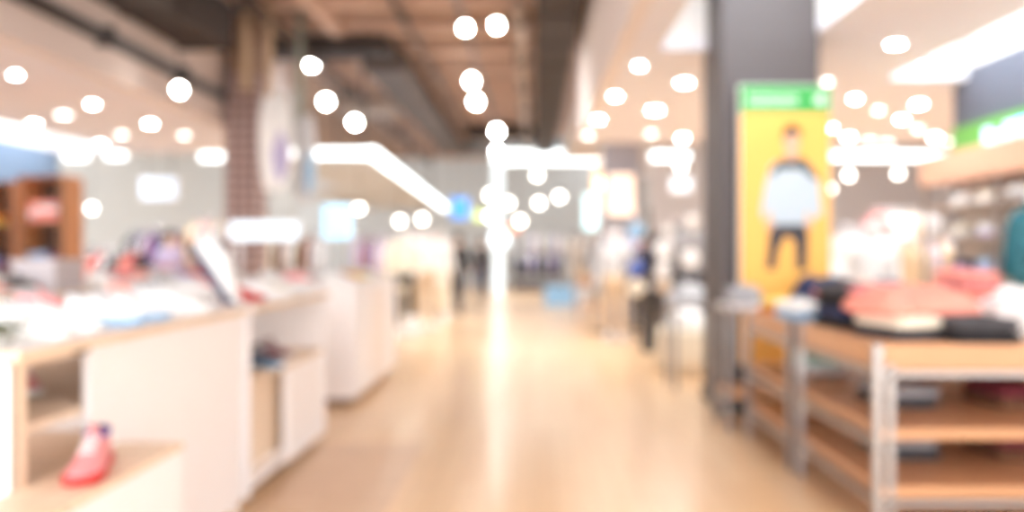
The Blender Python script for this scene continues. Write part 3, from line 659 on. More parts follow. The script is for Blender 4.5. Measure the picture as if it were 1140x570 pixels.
# ------------------------------------------------------------------ shoes
def sneaker():
    t = empty('sneaker', 'x', 'shoe')
    S = []   # stations: x, halfwidth, y offset, height, sole thickness
    for x, w, yo, h in ((-.140, .018, 0, .072), (-.132, .029, 0, .092), (-.11, .034, 0, .100), (-.07, .035, 0, .098), (-.03, .036, .002, .094), (.01, .040, .004, .082), (.05, .045, .006, .066), (.09, .046, .006, .050), (.12, .039, .004, .042), (.14, .027, .002, .036), (.150, .010, 0, .030)):
        S.append((x, w, yo, h))
    bm = B(); rings = []
    for x, w, yo, h in S:
        r = []
        for i in range(17):
            a = PI*i/16
            r.append((x, yo+w*.98*math.copysign(abs(math.cos(a))**.7, math.cos(a))*(1-.28*math.sin(a)**2*(1 if x > -.02 else .4)), .024+(h-.024)*math.sin(a)**.75))
        r.append((x, yo-w*.5, .022)); r.append((x, yo+w*.5, .022)); rings.append(r)
    loft(bm, rings); newobj('upper', bm, leather('white'), t, True)
    bm = B(); rings = []
    for x, w, yo, h in S:
        w2 = w+.005; e = .012 if x > .12 else 0
        rings.append([(x*1.03, yo+w2*c, z) for c, z in ((1, .006+e*.6), (1.03, .026+e*.3), (.9, .03), (-.9, .03), (-1.03, .026+e*.3), (-1, .006+e*.6), (-.85, e*.6), (.85, e*.6))])
    loft(bm, rings); newobj('sole', bm, rubber, t, True)
    bm = B(); tube(bm, [(-.085+.047*math.cos(a), .027*math.sin(a), .099-.006*math.cos(a)) for a in [2*PI*k/20 for k in range(21)]], .008, 8); newobj('collar', bm, cloth('light grey'), t, True)
    bm = B(); loft(bm, [[(-.085+.042*math.cos(a), .022*math.sin(a), z-.006*math.cos(a)) for a in [2*PI*k/16 for k in range(16)]] for z in (.099, .1025)]); newobj('lining', bm, cloth('charcoal'), t)
    bm = B(); loft(bm, [[(x, y, z) for y, z in ((-.014, z0), (.014, z0), (.013, z0+.006), (-.013, z0+.006))] for x, z0 in ((.05, .062), (.0, .084), (-.035, .103), (-.045, .122))]); newobj('tongue', bm, leather('white'), t, True)
    bm = B()
    for k in range(4):
        x = .045-.022*k; z = .073+.0088*k
        tube(bm, [(x, -.021, z-.004), (x+.003, 0, z+.003), (x, .021, z-.004)], .0035, 6)
    newobj('laces', bm, cloth('white'), t, True)
    return t
shoe, shu = sneaker(), []
def sh(x, y, z, rz, col, sole, where, s=1.0, rot=None, sc=None):
    u = leather(col)
    place(shoe, shu, (x, y, z), rz, label='%s sneaker %s' % (col if sole == 'white' else col + ' ' + sole + '-soled', where), group=None, scale=s, rot=rot,
          recolor={'upper': u, 'tongue': u, 'sole': rubber if sole == 'white' else leather(sole), 'collar': cloth(sc or 'light grey'), 'laces': cloth('white' if col != 'white' else 'light grey')})
CT = 1.101
random.seed(5)
# nearest counter top
sh(-1.74, 2.72, CT, .2, 'white', 'white', 'at the near corner of the nearest counter, front one', 1.1)
sh(-1.76, 2.95, CT, .25, 'white', 'white', 'at the near corner of the nearest counter, behind the front one', 1.1)
sh(-1.76, 3.3, CT, -.1, 'white', 'light blue', 'pair half nearer the camera on the nearest counter', 1.15)
sh(-1.78, 3.56, CT, -.05, 'white', 'light blue', 'second of the blue soled pair on the nearest counter', 1.15)
sh(-2.15, 2.9, CT, .2, 'white', 'white', 'behind the front corner shoes on the nearest counter', 1.1)
sh(-2.2, 3.3, CT, .1, 'cream', 'white', 'in the middle of the nearest counter', 1.1)
sh(-2.25, 3.75, CT, .0, 'pink', 'white', 'in the back row of the nearest counter', 1.1)
sh(-1.76, 3.95, CT, .2, 'white', 'white', 'near the far end of the nearest counter, before the propped one', 1.15)
sh(-1.95, 4.2, CT, .1, 'light grey', 'white', 'at the far end of the nearest counter', 1.1)
# shoe stand with propped shoe
t = empty('shoe_stand', 'steel shoe stand tilting a white shoe on the middle counter', 'shoe stand', (-1.83, 4.62, CT))
boxes('base', [(-.07, .07, -.05, .05, 0, .01)], chrome, t, .002); bm = B(); tube(bm, [(0, 0, .01), (0, 0, .12)], .006, 8); newobj('stem', bm, chrome, t, True)
bm = B(); box(bm, -.06, .06, -.035, .035, -.003, .003); bmesh.ops.rotate(bm, verts=bm.verts[:], matrix=Matrix.Rotation(.96, 3, 'Y')); bmesh.ops.translate(bm, verts=bm.verts[:], vec=(0, 0, .12)); newobj('plate', bm, chrome, t)
sh(-1.845, 4.62, CT+.145, 0, 'white', 'navy', 'propped steeply toe down on the steel stand', 1.55, rot=(0, .96, 0))
# middle counter
sh(-1.78, 4.95, CT, .1, 'red', 'red', 'bright red low shoe on the middle counter', .85, sc='red')
for k, (x, y, c) in enumerate([(-2.1, 4.7, 'white'), (-1.74, 5.2, 'white'), (-1.78, 5.45, 'cream'), (-2.15, 5.2, 'white'), (-2.2, 5.6, 'pink'), (-1.8, 5.75, 'white'), (-2.5, 5.0, 'coral'), (-2.5, 5.5, 'black')]):
    sh(x, y, CT, random.uniform(-.3, .4), c, 'white', 'on the middle counter, %s from the propped shoe' % ORD[k], 1.1)
# farthest counter
for k, (x, y, c) in enumerate([(-1.8, 7.5, 'white'), (-1.85, 7.85, 'red'), (-1.8, 8.2, 'yellow'), (-2.2, 7.6, 'pink'), (-2.25, 8.0, 'white'), (-1.85, 8.6, 'white'), (-2.2, 8.5, 'light grey'), (-1.85, 9.0, 'white'), (-2.5, 7.8, 'white')]):
    sh(x, y, CT, random.uniform(-.3, .4), c, 'white', 'on the farthest counter, %s from its near end' % ORD[k], 1.1)
# second row
for k in range(22):
    if k < 11: x, y = -3.75-.5*(k % 2), 4.9+.17*k
    else: x, y = -3.55-.5*(k % 2), 7.6+.19*(k-11)
    c = ['white', 'coral', 'white', 'light grey', 'red', 'white', 'pink', 'black', 'cream', 'lilac', 'white'][(k*3) % 11]
    sh(x, y, CT, random.uniform(-.3, .3), c, 'white', 'on the second row counter %s, %s along it' % ('near the left edge' if k < 11 else 'before the lattice pillar', ORD[k % 11]), 1.15)
# shelves
sh(-1.99, 3.15, .851, -.9, 'pink', 'white', 'on the upper shelf in the open bay of the nearest counter', 1.0)
sh(-2.02, 3.02, .451, .2, 'white', 'white', 'on the lower shelf in the open bay of the nearest counter', 1.15)
sh(-1.44, 2.62, .681, -1.3, 'pink', 'red', 'with purple collar standing on the low step box', 1.15, sc='purple')
sh(-1.68, 4.98, .691, -.55, 'navy', 'light blue', 'standing in the niche of the middle counter', 1.1)
sh(-1.7, 5.3, .691, -.55, 'burgundy', 'white', 'behind the navy one in the niche of the middle counter', 1.1)
# little plant at the left edge of the counter
t = empty('potted_plant', 'small olive green plant in a low pot at the near end of the counter', 'plant', (-1.69, 2.55, CT))
bm = B(); lathe(bm, [(.035, 0), (.045, .03), (.04, .03)], 16); newobj('pot', bm, mat('pot_grey', (180, 176, 168), .7), t, True)
bm = B(); random.seed(9)
for k in range(110):
    a = random.uniform(0, 2*PI); r = random.uniform(.02, .085); z = .03+random.uniform(0, .05)
    p = Vector((r*math.cos(a), r*math.sin(a), z)); q = p*1.0+Vector((math.cos(a)*.02, math.sin(a)*.02, .012)); s_ = Vector((-math.sin(a), math.cos(a), 0))*.013
    v = [bm.verts.new(w) for w in (p, (p+q)/2+s_, q, (p+q)/2-s_)]; bm.faces.new(v)
newobj('leaves', bm, mat('leaf_olive', (96, 100, 56), .6), t)
# grey bag and boxes among the shoes
t = empty('shoe_box', 'pale grey shoe box standing on the second row counter', 'box', (-3.72, 6.2, CT))

boxes('carton', [(-.16, .16, -.2, .2, 0, .2)], mat('box_grey', (206, 200, 204), .7), t, .003); boxes('lid', [(-.165, .165, -.205, .205, .2, .24)], mat('box_lid', (214, 206, 208), .7), t, .003)
t = empty('shoe_box', 'red shoe box on the second row counter before the lattice pillar', 'box', (-4.2, 9.2, CT))
boxes('carton', [(-.1, .1, -.16, .16, 0, .1)], mat('box_red', (196, 70, 66), .7), t, .003); boxes('lid', [(-.105, .105, -.165, .165, .1, .13)], mat('box_red2', (206, 90, 84), .7), t, .003)

# ------------------------------------------------------------------ hanging garments and racks
def hanging(kind):
    t = empty({'shirt': 'hanging_shirt', 'coat': 'hanging_coat', 'trousers': 'hanging_trousers'}[kind], 'x', {'shirt': 'shirt', 'coat': 'coat', 'trousers': 'trousers'}[kind])
    L_ = {'shirt': .72, 'coat': 1.0, 'trousers': .95}[kind]
    bm = B(); rings = []; n = 20
    if kind != 'trousers':
        for j, z in enumerate([-L_, -L_*.85, -L_*.6, -.45, -.3, -.2, -.12, -.07, -.03, 0]):
            w = {0: .27, 1: .265, 2: .25, 3: .235, 4: .23, 5: .225, 6: .2, 7: .13, 8: .075, 9: .06}[j]; th = .06 if j < 6 else .05 if j < 8 else .04
            rings.append([((w+.01*math.sin(7*a+z*9))*math.cos(a), (th+.012*math.sin(5*a+z*14))*math.sin(a), z) for a in [2*PI*i/n for i in range(n)]])
        loft(bm, rings)
        for s in (-1, 1): tube(bm, [(s*.18, 0, -.1), (s*.25, .01, -.2), (s*.29, .02, -.42), (s*.3, .03, -.66)], [.05, .055, .048, .04], 10)
    else:
        loft(bm, [[(.2*math.cos(a), .045*math.sin(a), z) for a in [2*PI*i/n for i in range(n)]] for z in (-.22, -.12, -.06)])
        for s in (-1, 1): tube(bm, [(s*.1, 0, -.2), (s*.105, 0, -.6), (s*.11, 0, -L_)], [.1, .085, .075], 12, flat=.45)
    newobj('garment', bm, cloth('white'), t, True)
    bm = B(); tube(bm, [(-.19, 0, -.08), (0, 0, .0), (.19, 0, -.08)], .008, 6); tube(bm, [(0, 0, 0), (0, 0, .05), (.018, 0, .075), (0, 0, .095), (-.018, 0, .078)], .004, 6); newobj('hanger', bm, chrome, t, True)
    if kind != 'trousers':
        bm = B(); tube(bm, [(.065*math.cos(a), .045*math.sin(a), -.01) for a in [2*PI*k/14 for k in range(15)]], .012, 6); newobj('collar', bm, cloth('light grey'), t, True)
    return t
protos = {k: (hanging(k), []) for k in ('shirt', 'coat', 'trousers')}
def rack(desc, x0, y0, x1, y1, h, kinds, cols, n, face=True):
    """garment rack between two points, n garments hung along it"""
    t = empty('garment_rack', 'steel garment rack ' + desc, 'garment rack', ((x0+x1)/2, (y0+y1)/2, 0), math.atan2(y1-y0, x1-x0))
    L_ = math.hypot(x1-x0, y1-y0); w = L_/2
    bm = B(); tube(bm, [(-w, 0, h), (w, 0, h)], .014, 8); newobj('rail', bm, chrome, t, True)
    for s in (-1, 1):
        bm = B(); tube(bm, [(s*w, 0, .03), (s*w, 0, h)], .014, 8); newobj('upright', bm, chrome, t, True)
        boxes('foot', [(s*w-.02, s*w+.02, -.26, .26, 0, .035)], dsteel, t, .004)
    boxes('lower_bar', [(-w, w, -.012, .012, .12, .145)], chrome, t)
    ang = math.atan2(y1-y0, x1-x0)
    for k in range(n):
        f = (k+.5)/n; kd = kinds[k % len(kinds)]; c = cols[k % len(cols)]
        pr, u = protos[kd]
        place(pr, u, (x0+(x1-x0)*f, y0+(y1-y0)*f, h-.082), ang+PI/2+random.uniform(-.12, .12),
              label='%s %s, %s along the rack %s' % (c, kd, ORD[k], desc), group='clothes on the rack ' + desc,
              recolor={'garment': cloth(c), 'collar': cloth(c)}, scale=(random.uniform(.92, 1.05), 1, random.uniform(.95, 1.08)))
random.seed(31)
rack('with white clothes beyond the left mannequins', gx(456, 19), 18.6, gx(478, 19.5), 19.8, 1.9, ['shirt', 'coat'], ['white', 'cream', 'pink', 'white'], 8)
rack('with dark clothes inside the far portal', -.75, 28.6, 1.0, 28.6, 1.35, ['shirt'], ['charcoal', 'navy', 'grey', 'charcoal', 'lilac'], 12)
rack('high at the back of the far portal', -.6, 31, 1.8, 31, 2.1, ['coat', 'shirt'], ['light grey', 'grey', 'white', 'lilac', 'cream'], 14)
rack('with white shirts right of the aisle, far one', gx(633, 22), 22, gx(662, 22), 22.0, 1.9, ['coat', 'shirt'], ['white', 'grey', 'beige', 'white'], 8)
rack('with pale coats before the peach panel', gx(668, 14.3), 13.9, gx(706, 14.3), 14.6, 1.75, ['coat', 'shirt'], ['grey', 'lilac', 'light grey', 'white', 'navy'], 9)
rack('with dark clothes left of the taupe pillar', gx(742, 13), 12.6, gx(775, 13), 13.2, 1.9, ['coat', 'shirt'], ['charcoal', 'grey', 'black', 'white', 'grey'], 8)
rack('with white clothes right of the yellow poster', gx(930, 9.6), 9.4, gx(985, 9.6), 9.8, 1.7, ['shirt', 'coat'], ['white', 'white', 'light grey', 'grey', 'white'], 10)
rack('with beige coats beside the right wall shelves', gx(993, 11), 10.6, gx(1040, 11), 10.6, 1.6, ['coat'], ['beige', 'beige', 'white', 'beige', 'lilac'], 8)
rack('with pink and white tops at the back right', gx(948, 14), 13.2, gx(1040, 13.2), 13.2, 2.1, ['shirt'], ['pink', 'coral', 'pink', 'white', 'white', 'light grey', 'white', 'beige', 'white', 'white', 'grey', 'white'], 12)
rack('with mixed clothes along the pale right back wall', gx(935, 18.5), 18.5, gx(1060, 18.5), 18.5, 1.9, ['shirt', 'coat', 'trousers'], ['white', 'grey', 'mint', 'light blue', 'beige', 'white', 'coral', 'white'], 16)
rack('with dark clothes before the left grey wall', gx(148, 15.5), 15.5, gx(212, 15.5), 15.5, 1.85, ['shirt', 'coat'], ['charcoal', 'grey', 'black', 'purple', 'light grey', 'burgundy', 'purple', 'charcoal'], 14)
rack('with bright clothes beside the lattice pillar', gx(218, 13), 13, gx(250, 13), 13, 1.95, ['shirt', 'coat'], ['yellow', 'white', 'pink', 'white', 'coral', 'light blue'], 8)
rack('with black and red clothes behind second counters', gx(96, 12), 12, gx(160, 12), 12, 1.45, ['shirt'], ['black', 'charcoal', 'coral', 'red', 'black', 'white', 'black'], 12)
rack('with mixed clothes under the lit canopy', gx(300, 13.7), 14, gx(352, 13.7), 14, 1.75, ['shirt', 'coat'], ['cream', 'charcoal', 'beige', 'burgundy', 'white', 'grey'], 12)
rack('with small tops behind the glowing blue screen', gx(398, 16), 16, gx(436, 16), 16, 1.75, ['shirt', 'coat'], ['lilac', 'beige', 'purple', 'cream', 'burgundy', 'grey'], 10)

rack('with teal, red and orange clothes at the right edge', 4.12, 6.75, 4.32, 6.75, 1.9, ['shirt', 'trousers', 'coat'], ['teal', 'orange', 'red'], 3)
# wooden bookcase on the left
def bookcase(label, x0, x1, Y, h, n=4):
    t = empty('wooden_shelf', label, 'shelf', ((x0+x1)/2, Y, 0)); w = (x1-x0)/2
    boxes('side_panel', [(-w-.03, -w+.03, 0, .42, 0, h)], shelfwood, t, .004); boxes('side_panel', [(w-.03, w+.03, 0, .42, 0, h)], shelfwood, t, .004)
    boxes('back_panel', [(-w, w, .40, .42, 0, h)], mat('shelf_back_brown', (96, 70, 56), .7), t)
    for k in range(n+1):
        z = .1+(h-.14)*k/n; boxes('shelf', [(-w+.03, w-.03, 0, .4, z, z+.035)], shelfwood, t, .003)
X0b, X1b = gx(22, 9.5), gx(68, 9.5)
bookcase('orange brown wooden shelf with clothes at the left edge', X0b, X1b, 9.5, 2.3)
bookcase('narrower wooden shelf cut by the left edge of the view', gx(-26, 9.7), gx(12, 9.7), 9.7, 2.25)
for k in range(4):
    z = .1+(2.16)*k/4+.036 if False else .1+(2.3-.14)*k/4+.036
    cc = [['black', 'charcoal', 'black'], ['black', 'charcoal', 'navy'], ['burgundy', 'lilac', 'light blue'], ['pink', 'white', 'pink', 'coral']][k]
    stack(X0b+.22, 9.7, z, cc, 'left pile, %s level, orange brown shelf' % ORD[k], 0, 1.1, 'clothes on the orange brown shelf'); 
    stack(X1b-.2, 9.7, z, cc[::-1], 'right pile, %s level, orange brown shelf' % ORD[k], 0, 1.1, 'clothes on the orange brown shelf')
    zz = .1+(2.25-.14)*k/4+.036
    cc = [['mint', 'grey'], ['navy', 'blue', 'black'], ['purple', 'lilac', 'navy'], ['yellow', 'orange']][k]
    stack(gx(-4, 9.9), 9.9, zz, cc, 'pile on the %s level of the narrower wooden shelf' % ORD[k], 0, 1.2, 'clothes on the narrower wooden shelf')

# ------------------------------------------------------------------ figures
def skin(name, V, E, R, m, parent, sub=1):
    me = bpy.data.meshes.new(name); me.from_pydata([Vector(v) for v in V], E, []); me.materials.append(m)
    o = bpy.data.objects.new(name, me); C.objects.link(o)
    if parent: o.parent = parent
    bpy.context.view_layer.objects.active = o
    md = o.modifiers.new('Skin', 'SKIN'); md.use_smooth_shade = True
    for i, r in enumerate(R): me.skin_vertices[0].data[i].radius = (r if isinstance(r, tuple) else (r, r))
    me.skin_vertices[0].data[0].use_root = True
    s = o.modifiers.new('Sub', 'SUBSURF'); s.levels = sub; s.render_levels = sub
    # bake the modifiers so copies share a plain mesh
    dg = bpy.context.evaluated_depsgraph_get(); ev = o.evaluated_get(dg); nm = bpy.data.meshes.new_from_object(ev)
    o.modifiers.clear(); o.data = nm; nm.materials.clear(); nm.materials.append(m)
    for p in nm.polygons: p.use_smooth = True
    return o
def figure(t, pose, bodym, top, bottom, shoes, hair, sk=1.0, coat=False, mannequin=False, face=True):
    """pose: dict of joints for standing figure 1.75 m tall, facing -y"""
    J = dict(pel=(0, 0, .93), wst=(0, .01, 1.08), chs=(0, .01, 1.28), nck=(0, .0, 1.46), nk2=(0, -.01, 1.53), hd=(0, -.02, 1.60), hd2=(0, -.015, 1.68),
             lsh=(.17, 0, 1.42), lel=(.22, .03, 1.14), lwr=(.24, -.04, .90), rsh=(-.17, 0, 1.42), rel=(-.22, .03, 1.14), rwr=(-.24, -.04, .90),
             lhp=(.09, 0, .90), lkn=(.10, -.01, .50), lak=(.10, .02, .09), lto=(.11, -.14, .035), rhp=(-.09, 0, .90), rkn=(-.10, -.01, .50), rak=(-.10, .02, .09), rto=(-.11, -.14, .035))
    J.update(pose)
    names = ['pel', 'wst', 'chs', 'nck', 'nk2', 'hd', 'hd2', 'lsh', 'lel', 'lwr', 'rsh', 'rel', 'rwr', 'lhp', 'lkn', 'lak', 'lto', 'rhp', 'rkn', 'rak', 'rto']
    rad = dict(pel=.125, wst=.115, chs=.13, nck=.06, nk2=.052, hd=.078, hd2=.085, lsh=.055, lel=.042, lwr=.026, rsh=.055, rel=.042, rwr=.026, lhp=.085, lkn=.058, lak=.038, lto=.03, rhp=.085, rkn=.058, rak=.038, rto=.03)
    V = [J[n] for n in names]; R = [(rad[n], rad[n]*(.8 if n in ('pel', 'wst', 'chs') else 1)) for n in names]
    ix = {n: i for i, n in enumerate(names)}
    E = [(ix[a], ix[b]) for a, b in (('pel', 'wst'), ('wst', 'chs'), ('chs', 'nck'), ('nck', 'nk2'), ('nk2', 'hd'), ('hd', 'hd2'), ('chs', 'lsh'), ('lsh', 'lel'), ('lel', 'lwr'), ('chs', 'rsh'), ('rsh', 'rel'), ('rel', 'rwr'),
         ('pel', 'lhp'), ('lhp', 'lkn'), ('lkn', 'lak'), ('lak', 'lto'), ('pel', 'rhp'), ('rhp', 'rkn'), ('rkn', 'rak'), ('rak', 'rto'))]
    # nose, ears
    hp = Vector(J['hd'])
    for d, r in (((0, -.098, .012), .012), ((.082, .005, .01), .014), ((-.082, .005, .01), .014)):
        V.append(tuple(hp+Vector(d))); R.append((r, r)); E.append((ix['hd'], len(V)-1))
    # hands: palm + five fingers
    for s, w, e in ((1, 'lwr', 'lel'), (-1, 'rwr', 'rel')):
        W = Vector(J[w]); d = (W-Vector(J[e])).normalized(); side = Vector((0, -1, 0)); side = (side-d*side.dot(d)).normalized(); nrm = d.cross(side)*s
        V.append(tuple(W+d*.06)); R.append((.026, .018)); pi = len(V)-1; E.append((ix[w], pi))
        for k, (off, ln) in enumerate(((-.03, .06), (-.01, .075), (.01, .07), (.028, .055))):
            b0 = len(V); V.append(tuple(W+d*.09+side*(-off))); R.append((.0095, .0095)); E.append((pi, b0))
            V.append(tuple(W+d*(.09+ln*.6)+side*(-off)+nrm*-.01)); R.append((.009, .009)); E.append((b0, b0+1))
            V.append(tuple(W+d*(.09+ln)+side*(-off)+nrm*-.025)); R.append((.007, .007)); E.append((b0+1, b0+2))
        b0 = len(V); V.append(tuple(W+d*.04+side*.035)); R.append((.011, .011)); E.append((ix[w], b0))
        V.append(tuple(W+d*.08+side*.05)); R.append((.009, .009)); E.append((b0, b0+1))
    skin('body', V, E, R, bodym, t)
    def sub(name, nn, EE, k, m, ends=None):
        i2 = {n: i for i, n in enumerate(nn)}
        VV = [J[n] if isinstance(n, str) and n in J else n for n in nn]
        RR = [(k*rad.get(n, .05)+.012, (k*rad.get(n, .05)+.012)*(.85 if n in ('pel', 'wst', 'chs') else 1)) for n in nn]
        if ends:
            for n, r in ends.items(): RR[i2[n]] = r if isinstance(r, tuple) else (r, r)
        return skin(name, VV, [(i2[a], i2[b]) for a, b in EE], RR, m, t)
    if top:
        nn = ['chs', 'wst', 'pel', 'nck', 'lsh', 'lel', 'lwr', 'rsh', 'rel', 'rwr']; EE = [('chs', 'wst'), ('wst', 'pel'), ('chs', 'nck'), ('chs', 'lsh'), ('lsh', 'lel'), ('lel', 'lwr'), ('chs', 'rsh'), ('rsh', 'rel'), ('rel', 'rwr')]
        if coat: J['hem'] = (0, .01, .62); nn.append('hem'); EE.append(('pel', 'hem'))
        sub('coat' if coat else 'shirt', nn, EE, 1.14, top, {'hem': (.19, .14)} if coat else {'pel': (.165, .125)})
    if bottom:
        nn = ['pel', 'lhp', 'lkn', 'lak', 'rhp', 'rkn', 'rak']; sub('trousers', nn, [('pel', 'lhp'), ('lhp', 'lkn'), ('lkn', 'lak'), ('pel', 'rhp'), ('rhp', 'rkn'), ('rkn', 'rak')], 1.1, bottom, {'lak': .055, 'rak': .055, 'pel': (.142, .11)})
    if shoes:
        for s, a, b_ in ((1, 'lak', 'lto'), (-1, 'rak', 'rto')):
            A, Bq = Vector(J[a]), Vector(J[b_]); bm = B()
            d = (Bq-A); d.z = 0; d.normalize(); base = min(A.z-.09, 0.0) if A.z < .12 else A.z-.09
            c0 = Vector((A.x, A.y, base)); rings = []
            for u_, w_, h_ in ((-.07, .025, .05), (-.05, .038, .085), (0, .042, .09), (.06, .043, .07), (.13, .045, .05), (.18, .038, .04), (.21, .015, .03)):
                p = c0+d*u_; sd = Vector((-d.y, d.x, 0)); rings.append([p+sd*w_*math.cos(q)+Vector((0, 0, max(0, h_*.5+h_*.5*math.sin(q)*1.0))) for q in [2*PI*i/12 for i in range(12)]])
            loft(bm, rings); newobj('shoe', bm, shoes, t, True)
    if hair:
        H = Vector(J['hd2']); bm = B(); rings = []
        for k in range(8):
            a = -.35+ (PI/2+.33)*k/7; r = .101*math.cos(a); rings.append([(H.x+r*math.cos(q), H.y+.014+r*1.08*math.sin(q), H.z+.0+.108*math.sin(a)+(0.02 if math.sin(q) < -.3 and k < 3 else 0)) for q in [2*PI*i/18 for i in range(18)]])
        loft(bm, rings); newobj('hair', bm, hair, t, True)
    if face:
        bm = B()
        for s in (-1, 1): lathe_at = bmesh.ops.create_uvsphere(bm, u_segments=8, v_segments=6, radius=.011); bmesh.ops.translate(bm, verts=lathe_at['verts'], vec=(hp.x+s*.03, hp.y-.078, hp.z+.035))
        newobj('eyes', bm, mat('eye_dark', (50, 40, 40), .3), t, True)
        bm = B(); tube(bm, [(hp.x-.022, hp.y-.074, hp.z-.035), (hp.x, hp.y-.083, hp.z-.037), (hp.x+.022, hp.y-.074, hp.z-.035)], .006, 6); newobj('mouth', bm, mat('lips', (190, 120, 110), .5), t, True)
def person(label, x, y, rz, top, bottom, pose, sc=1.0, coat=False, hair=hair_m):
    t = empty('person', label, 'person', (x, y, 0), rz); t.scale = (sc,)*3
    figure(t, pose, skin_m, cloth(top), cloth(bottom), leather('black'), hair, coat=coat); return t
walk = dict(lkn=(.10, -.14, .52), lak=(.10, -.20, .09), lto=(.11, -.35, .035), rkn=(-.10, .05, .50), rak=(-.10, .26, .12), rto=(-.11, .13, .035), lwr=(.24, .12, .93), rwr=(-.24, -.2, .95), rel=(-.22, -.02, 1.15), lel=(.22, .08, 1.15))
person('person in black coat and trousers walking along the aisle toward the portal', gx(510, 18.2), 18.2, PI-.1, 'black', 'charcoal', walk, 1.02, coat=True)
person('person in charcoal clothes standing farther away before the far portal', gx(536, 23), 23, PI+.3, 'charcoal', 'navy', {}, 1.0)
person('person in a lilac sweater and dark trousers near the far left racks', gx(190, 14.2), 14.2, .6, 'lilac', 'black', {}, 1.0)
person('person in dark blue at the racks right of the aisle', gx(712, 13.4), 13.1, PI-.5, 'navy', 'black', dict(rel=(-.24, -.05, 1.16), rwr=(-.2, -.3, 1.2)), .98)
def mannequin(label, x, y, rz, top, bottom, sc=1.0, coat=False, pose=None, sock=None):
    t = empty('mannequin', label, 'mannequin', (x, y, .02), rz); t.scale = (sc,)*3
    figure(t, pose or {}, manq_m, cloth(top), cloth(bottom) if bottom else None, leather('white'), None, coat=coat, face=False)
    bm = B(); lathe(bm, [(.2, -.02), (.2, -.005), (.19, 0)], 24); newobj('base_plate', bm, chrome, t, True)
mp_ = dict(lel=(.3, .04, 1.18), lwr=(.22, -.12, 1.0), rel=(-.26, .05, 1.16), rwr=(-.28, -.05, .92), lkn=(.12, -.06, .50), lak=(.14, -.03, .09), lto=(.16, -.18, .035))
mannequin('white mannequin in a cream coat and black trousers, nearest left of the aisle', gx(449, 13.6), 13.6, .3, 'cream', 'black', 1.03, True, mp_)
mannequin('white mannequin in a white shirt and beige trousers beside the aisle', gx(474, 14.6), 14.6, .2, 'white', 'beige', 1.06, False, mp_)
mannequin('white mannequin in a white coat at the aisle edge, third of the left group', gx(491, 16.5), 16.5, .4, 'white', 'cream', 1.08, True)
mannequin('white mannequin in a light grey shirt and beige trousers at the right racks', gx(684, 13), 12.9, -.4, 'light grey', 'beige', 1.03, False, mp_)
mannequin('white mannequin in a grey coat and grey trousers beside the taupe pillar', gx(774, 10.9), 11.1, -.3, 'grey', 'charcoal', 1.12, True, mp_)
mannequin('white mannequin in a charcoal shirt before the racks right of the aisle', gx(745, 12), 12.0, -.5, 'charcoal', 'black', 1.05, False, mp_)
mannequin('white mannequin in a white coat right of the yellow poster', gx(962, 8.6), 8.4, -.4, 'white', 'white', 1.0, True)

# tall black accessory stand with round bags and hats
t = empty('accessory_stand', 'black accessory stand with hooks beside the aisle', 'stand', (gx(723, 11.3), 11.3, 0))
bm = B(); lathe(bm, [(.11, 0), (.115, .02), (.1, .05), (.1, .84), (.11, .86)], 24); newobj('pedestal', bm, black, t, True)
bm = B(); tube(bm, [(0, 0, .86), (0, 0, 2.0)], .02, 10); newobj('pole', bm, black, t, True)
for z, a in ((1.05, 0), (1.05, PI), (1.3, .4), (1.3, PI+.2), (1.6, -.2), (1.85, PI)):
    bm = B(); tube(bm, [(0, 0, z), (.16*math.cos(a), -.06, z), (.2*math.cos(a), -.09, z+.04)], .007, 8); newobj('hook', bm, chrome, t, True)
def bag(label, x, y, z, r, col, strap):
    t = empty('round_bag', label, 'bag', (x, y, z))
    bm = B(); rings = [[(rr*math.cos(q), y_, rr*math.sin(q)) for q in [2*PI*i/22 for i in range(22)]] for y_, rr in ((-.05, r*.75), (-.045, r*.93), (-.02, r), (.02, r), (.045, r*.93), (.05, r*.75))]
    loft(bm, rings); newobj('body', bm, leather(col), t, True)
    bm = B(); tube(bm, [(-r*.7, 0, r*.7), (-r*.35, 0, r+strap*.7), (0, 0, r+strap), (r*.35, 0, r+strap*.7), (r*.7, 0, r*.7)], .008, 6); newobj('strap', bm, leather('brown'), t, True)
    bm = B(); box(bm, -.02, .02, -.062, -.05, -.012, .02, .003); newobj('clasp', bm, chrome, t)
sx, sy = gx(723, 11.3), 11.3
for dx, z, r, c, nm in ((-.2, .9, .12, 'cream', 'lowest left on the black stand'), (.2, .92, .1, 'beige', 'lowest right on the black stand'), (.2, 1.14, .13, 'white', 'middle right on the black stand'), (-.2, 1.16, .1, 'blue', 'middle left on the black stand'),
                        (.2, 1.42, .14, 'white', 'upper right on the black stand'), (-.2, 1.68, .12, 'light blue', 'topmost on the black stand')):
    bag('%s round bag hanging %s' % (c, nm), sx+dx, sy-.09, z, r, c, .05)
bag('white round bag hanging from the sleeve of the grey coat mannequin', gx(768, 10.7), 10.7, 1.31, .12, 'white', .12)
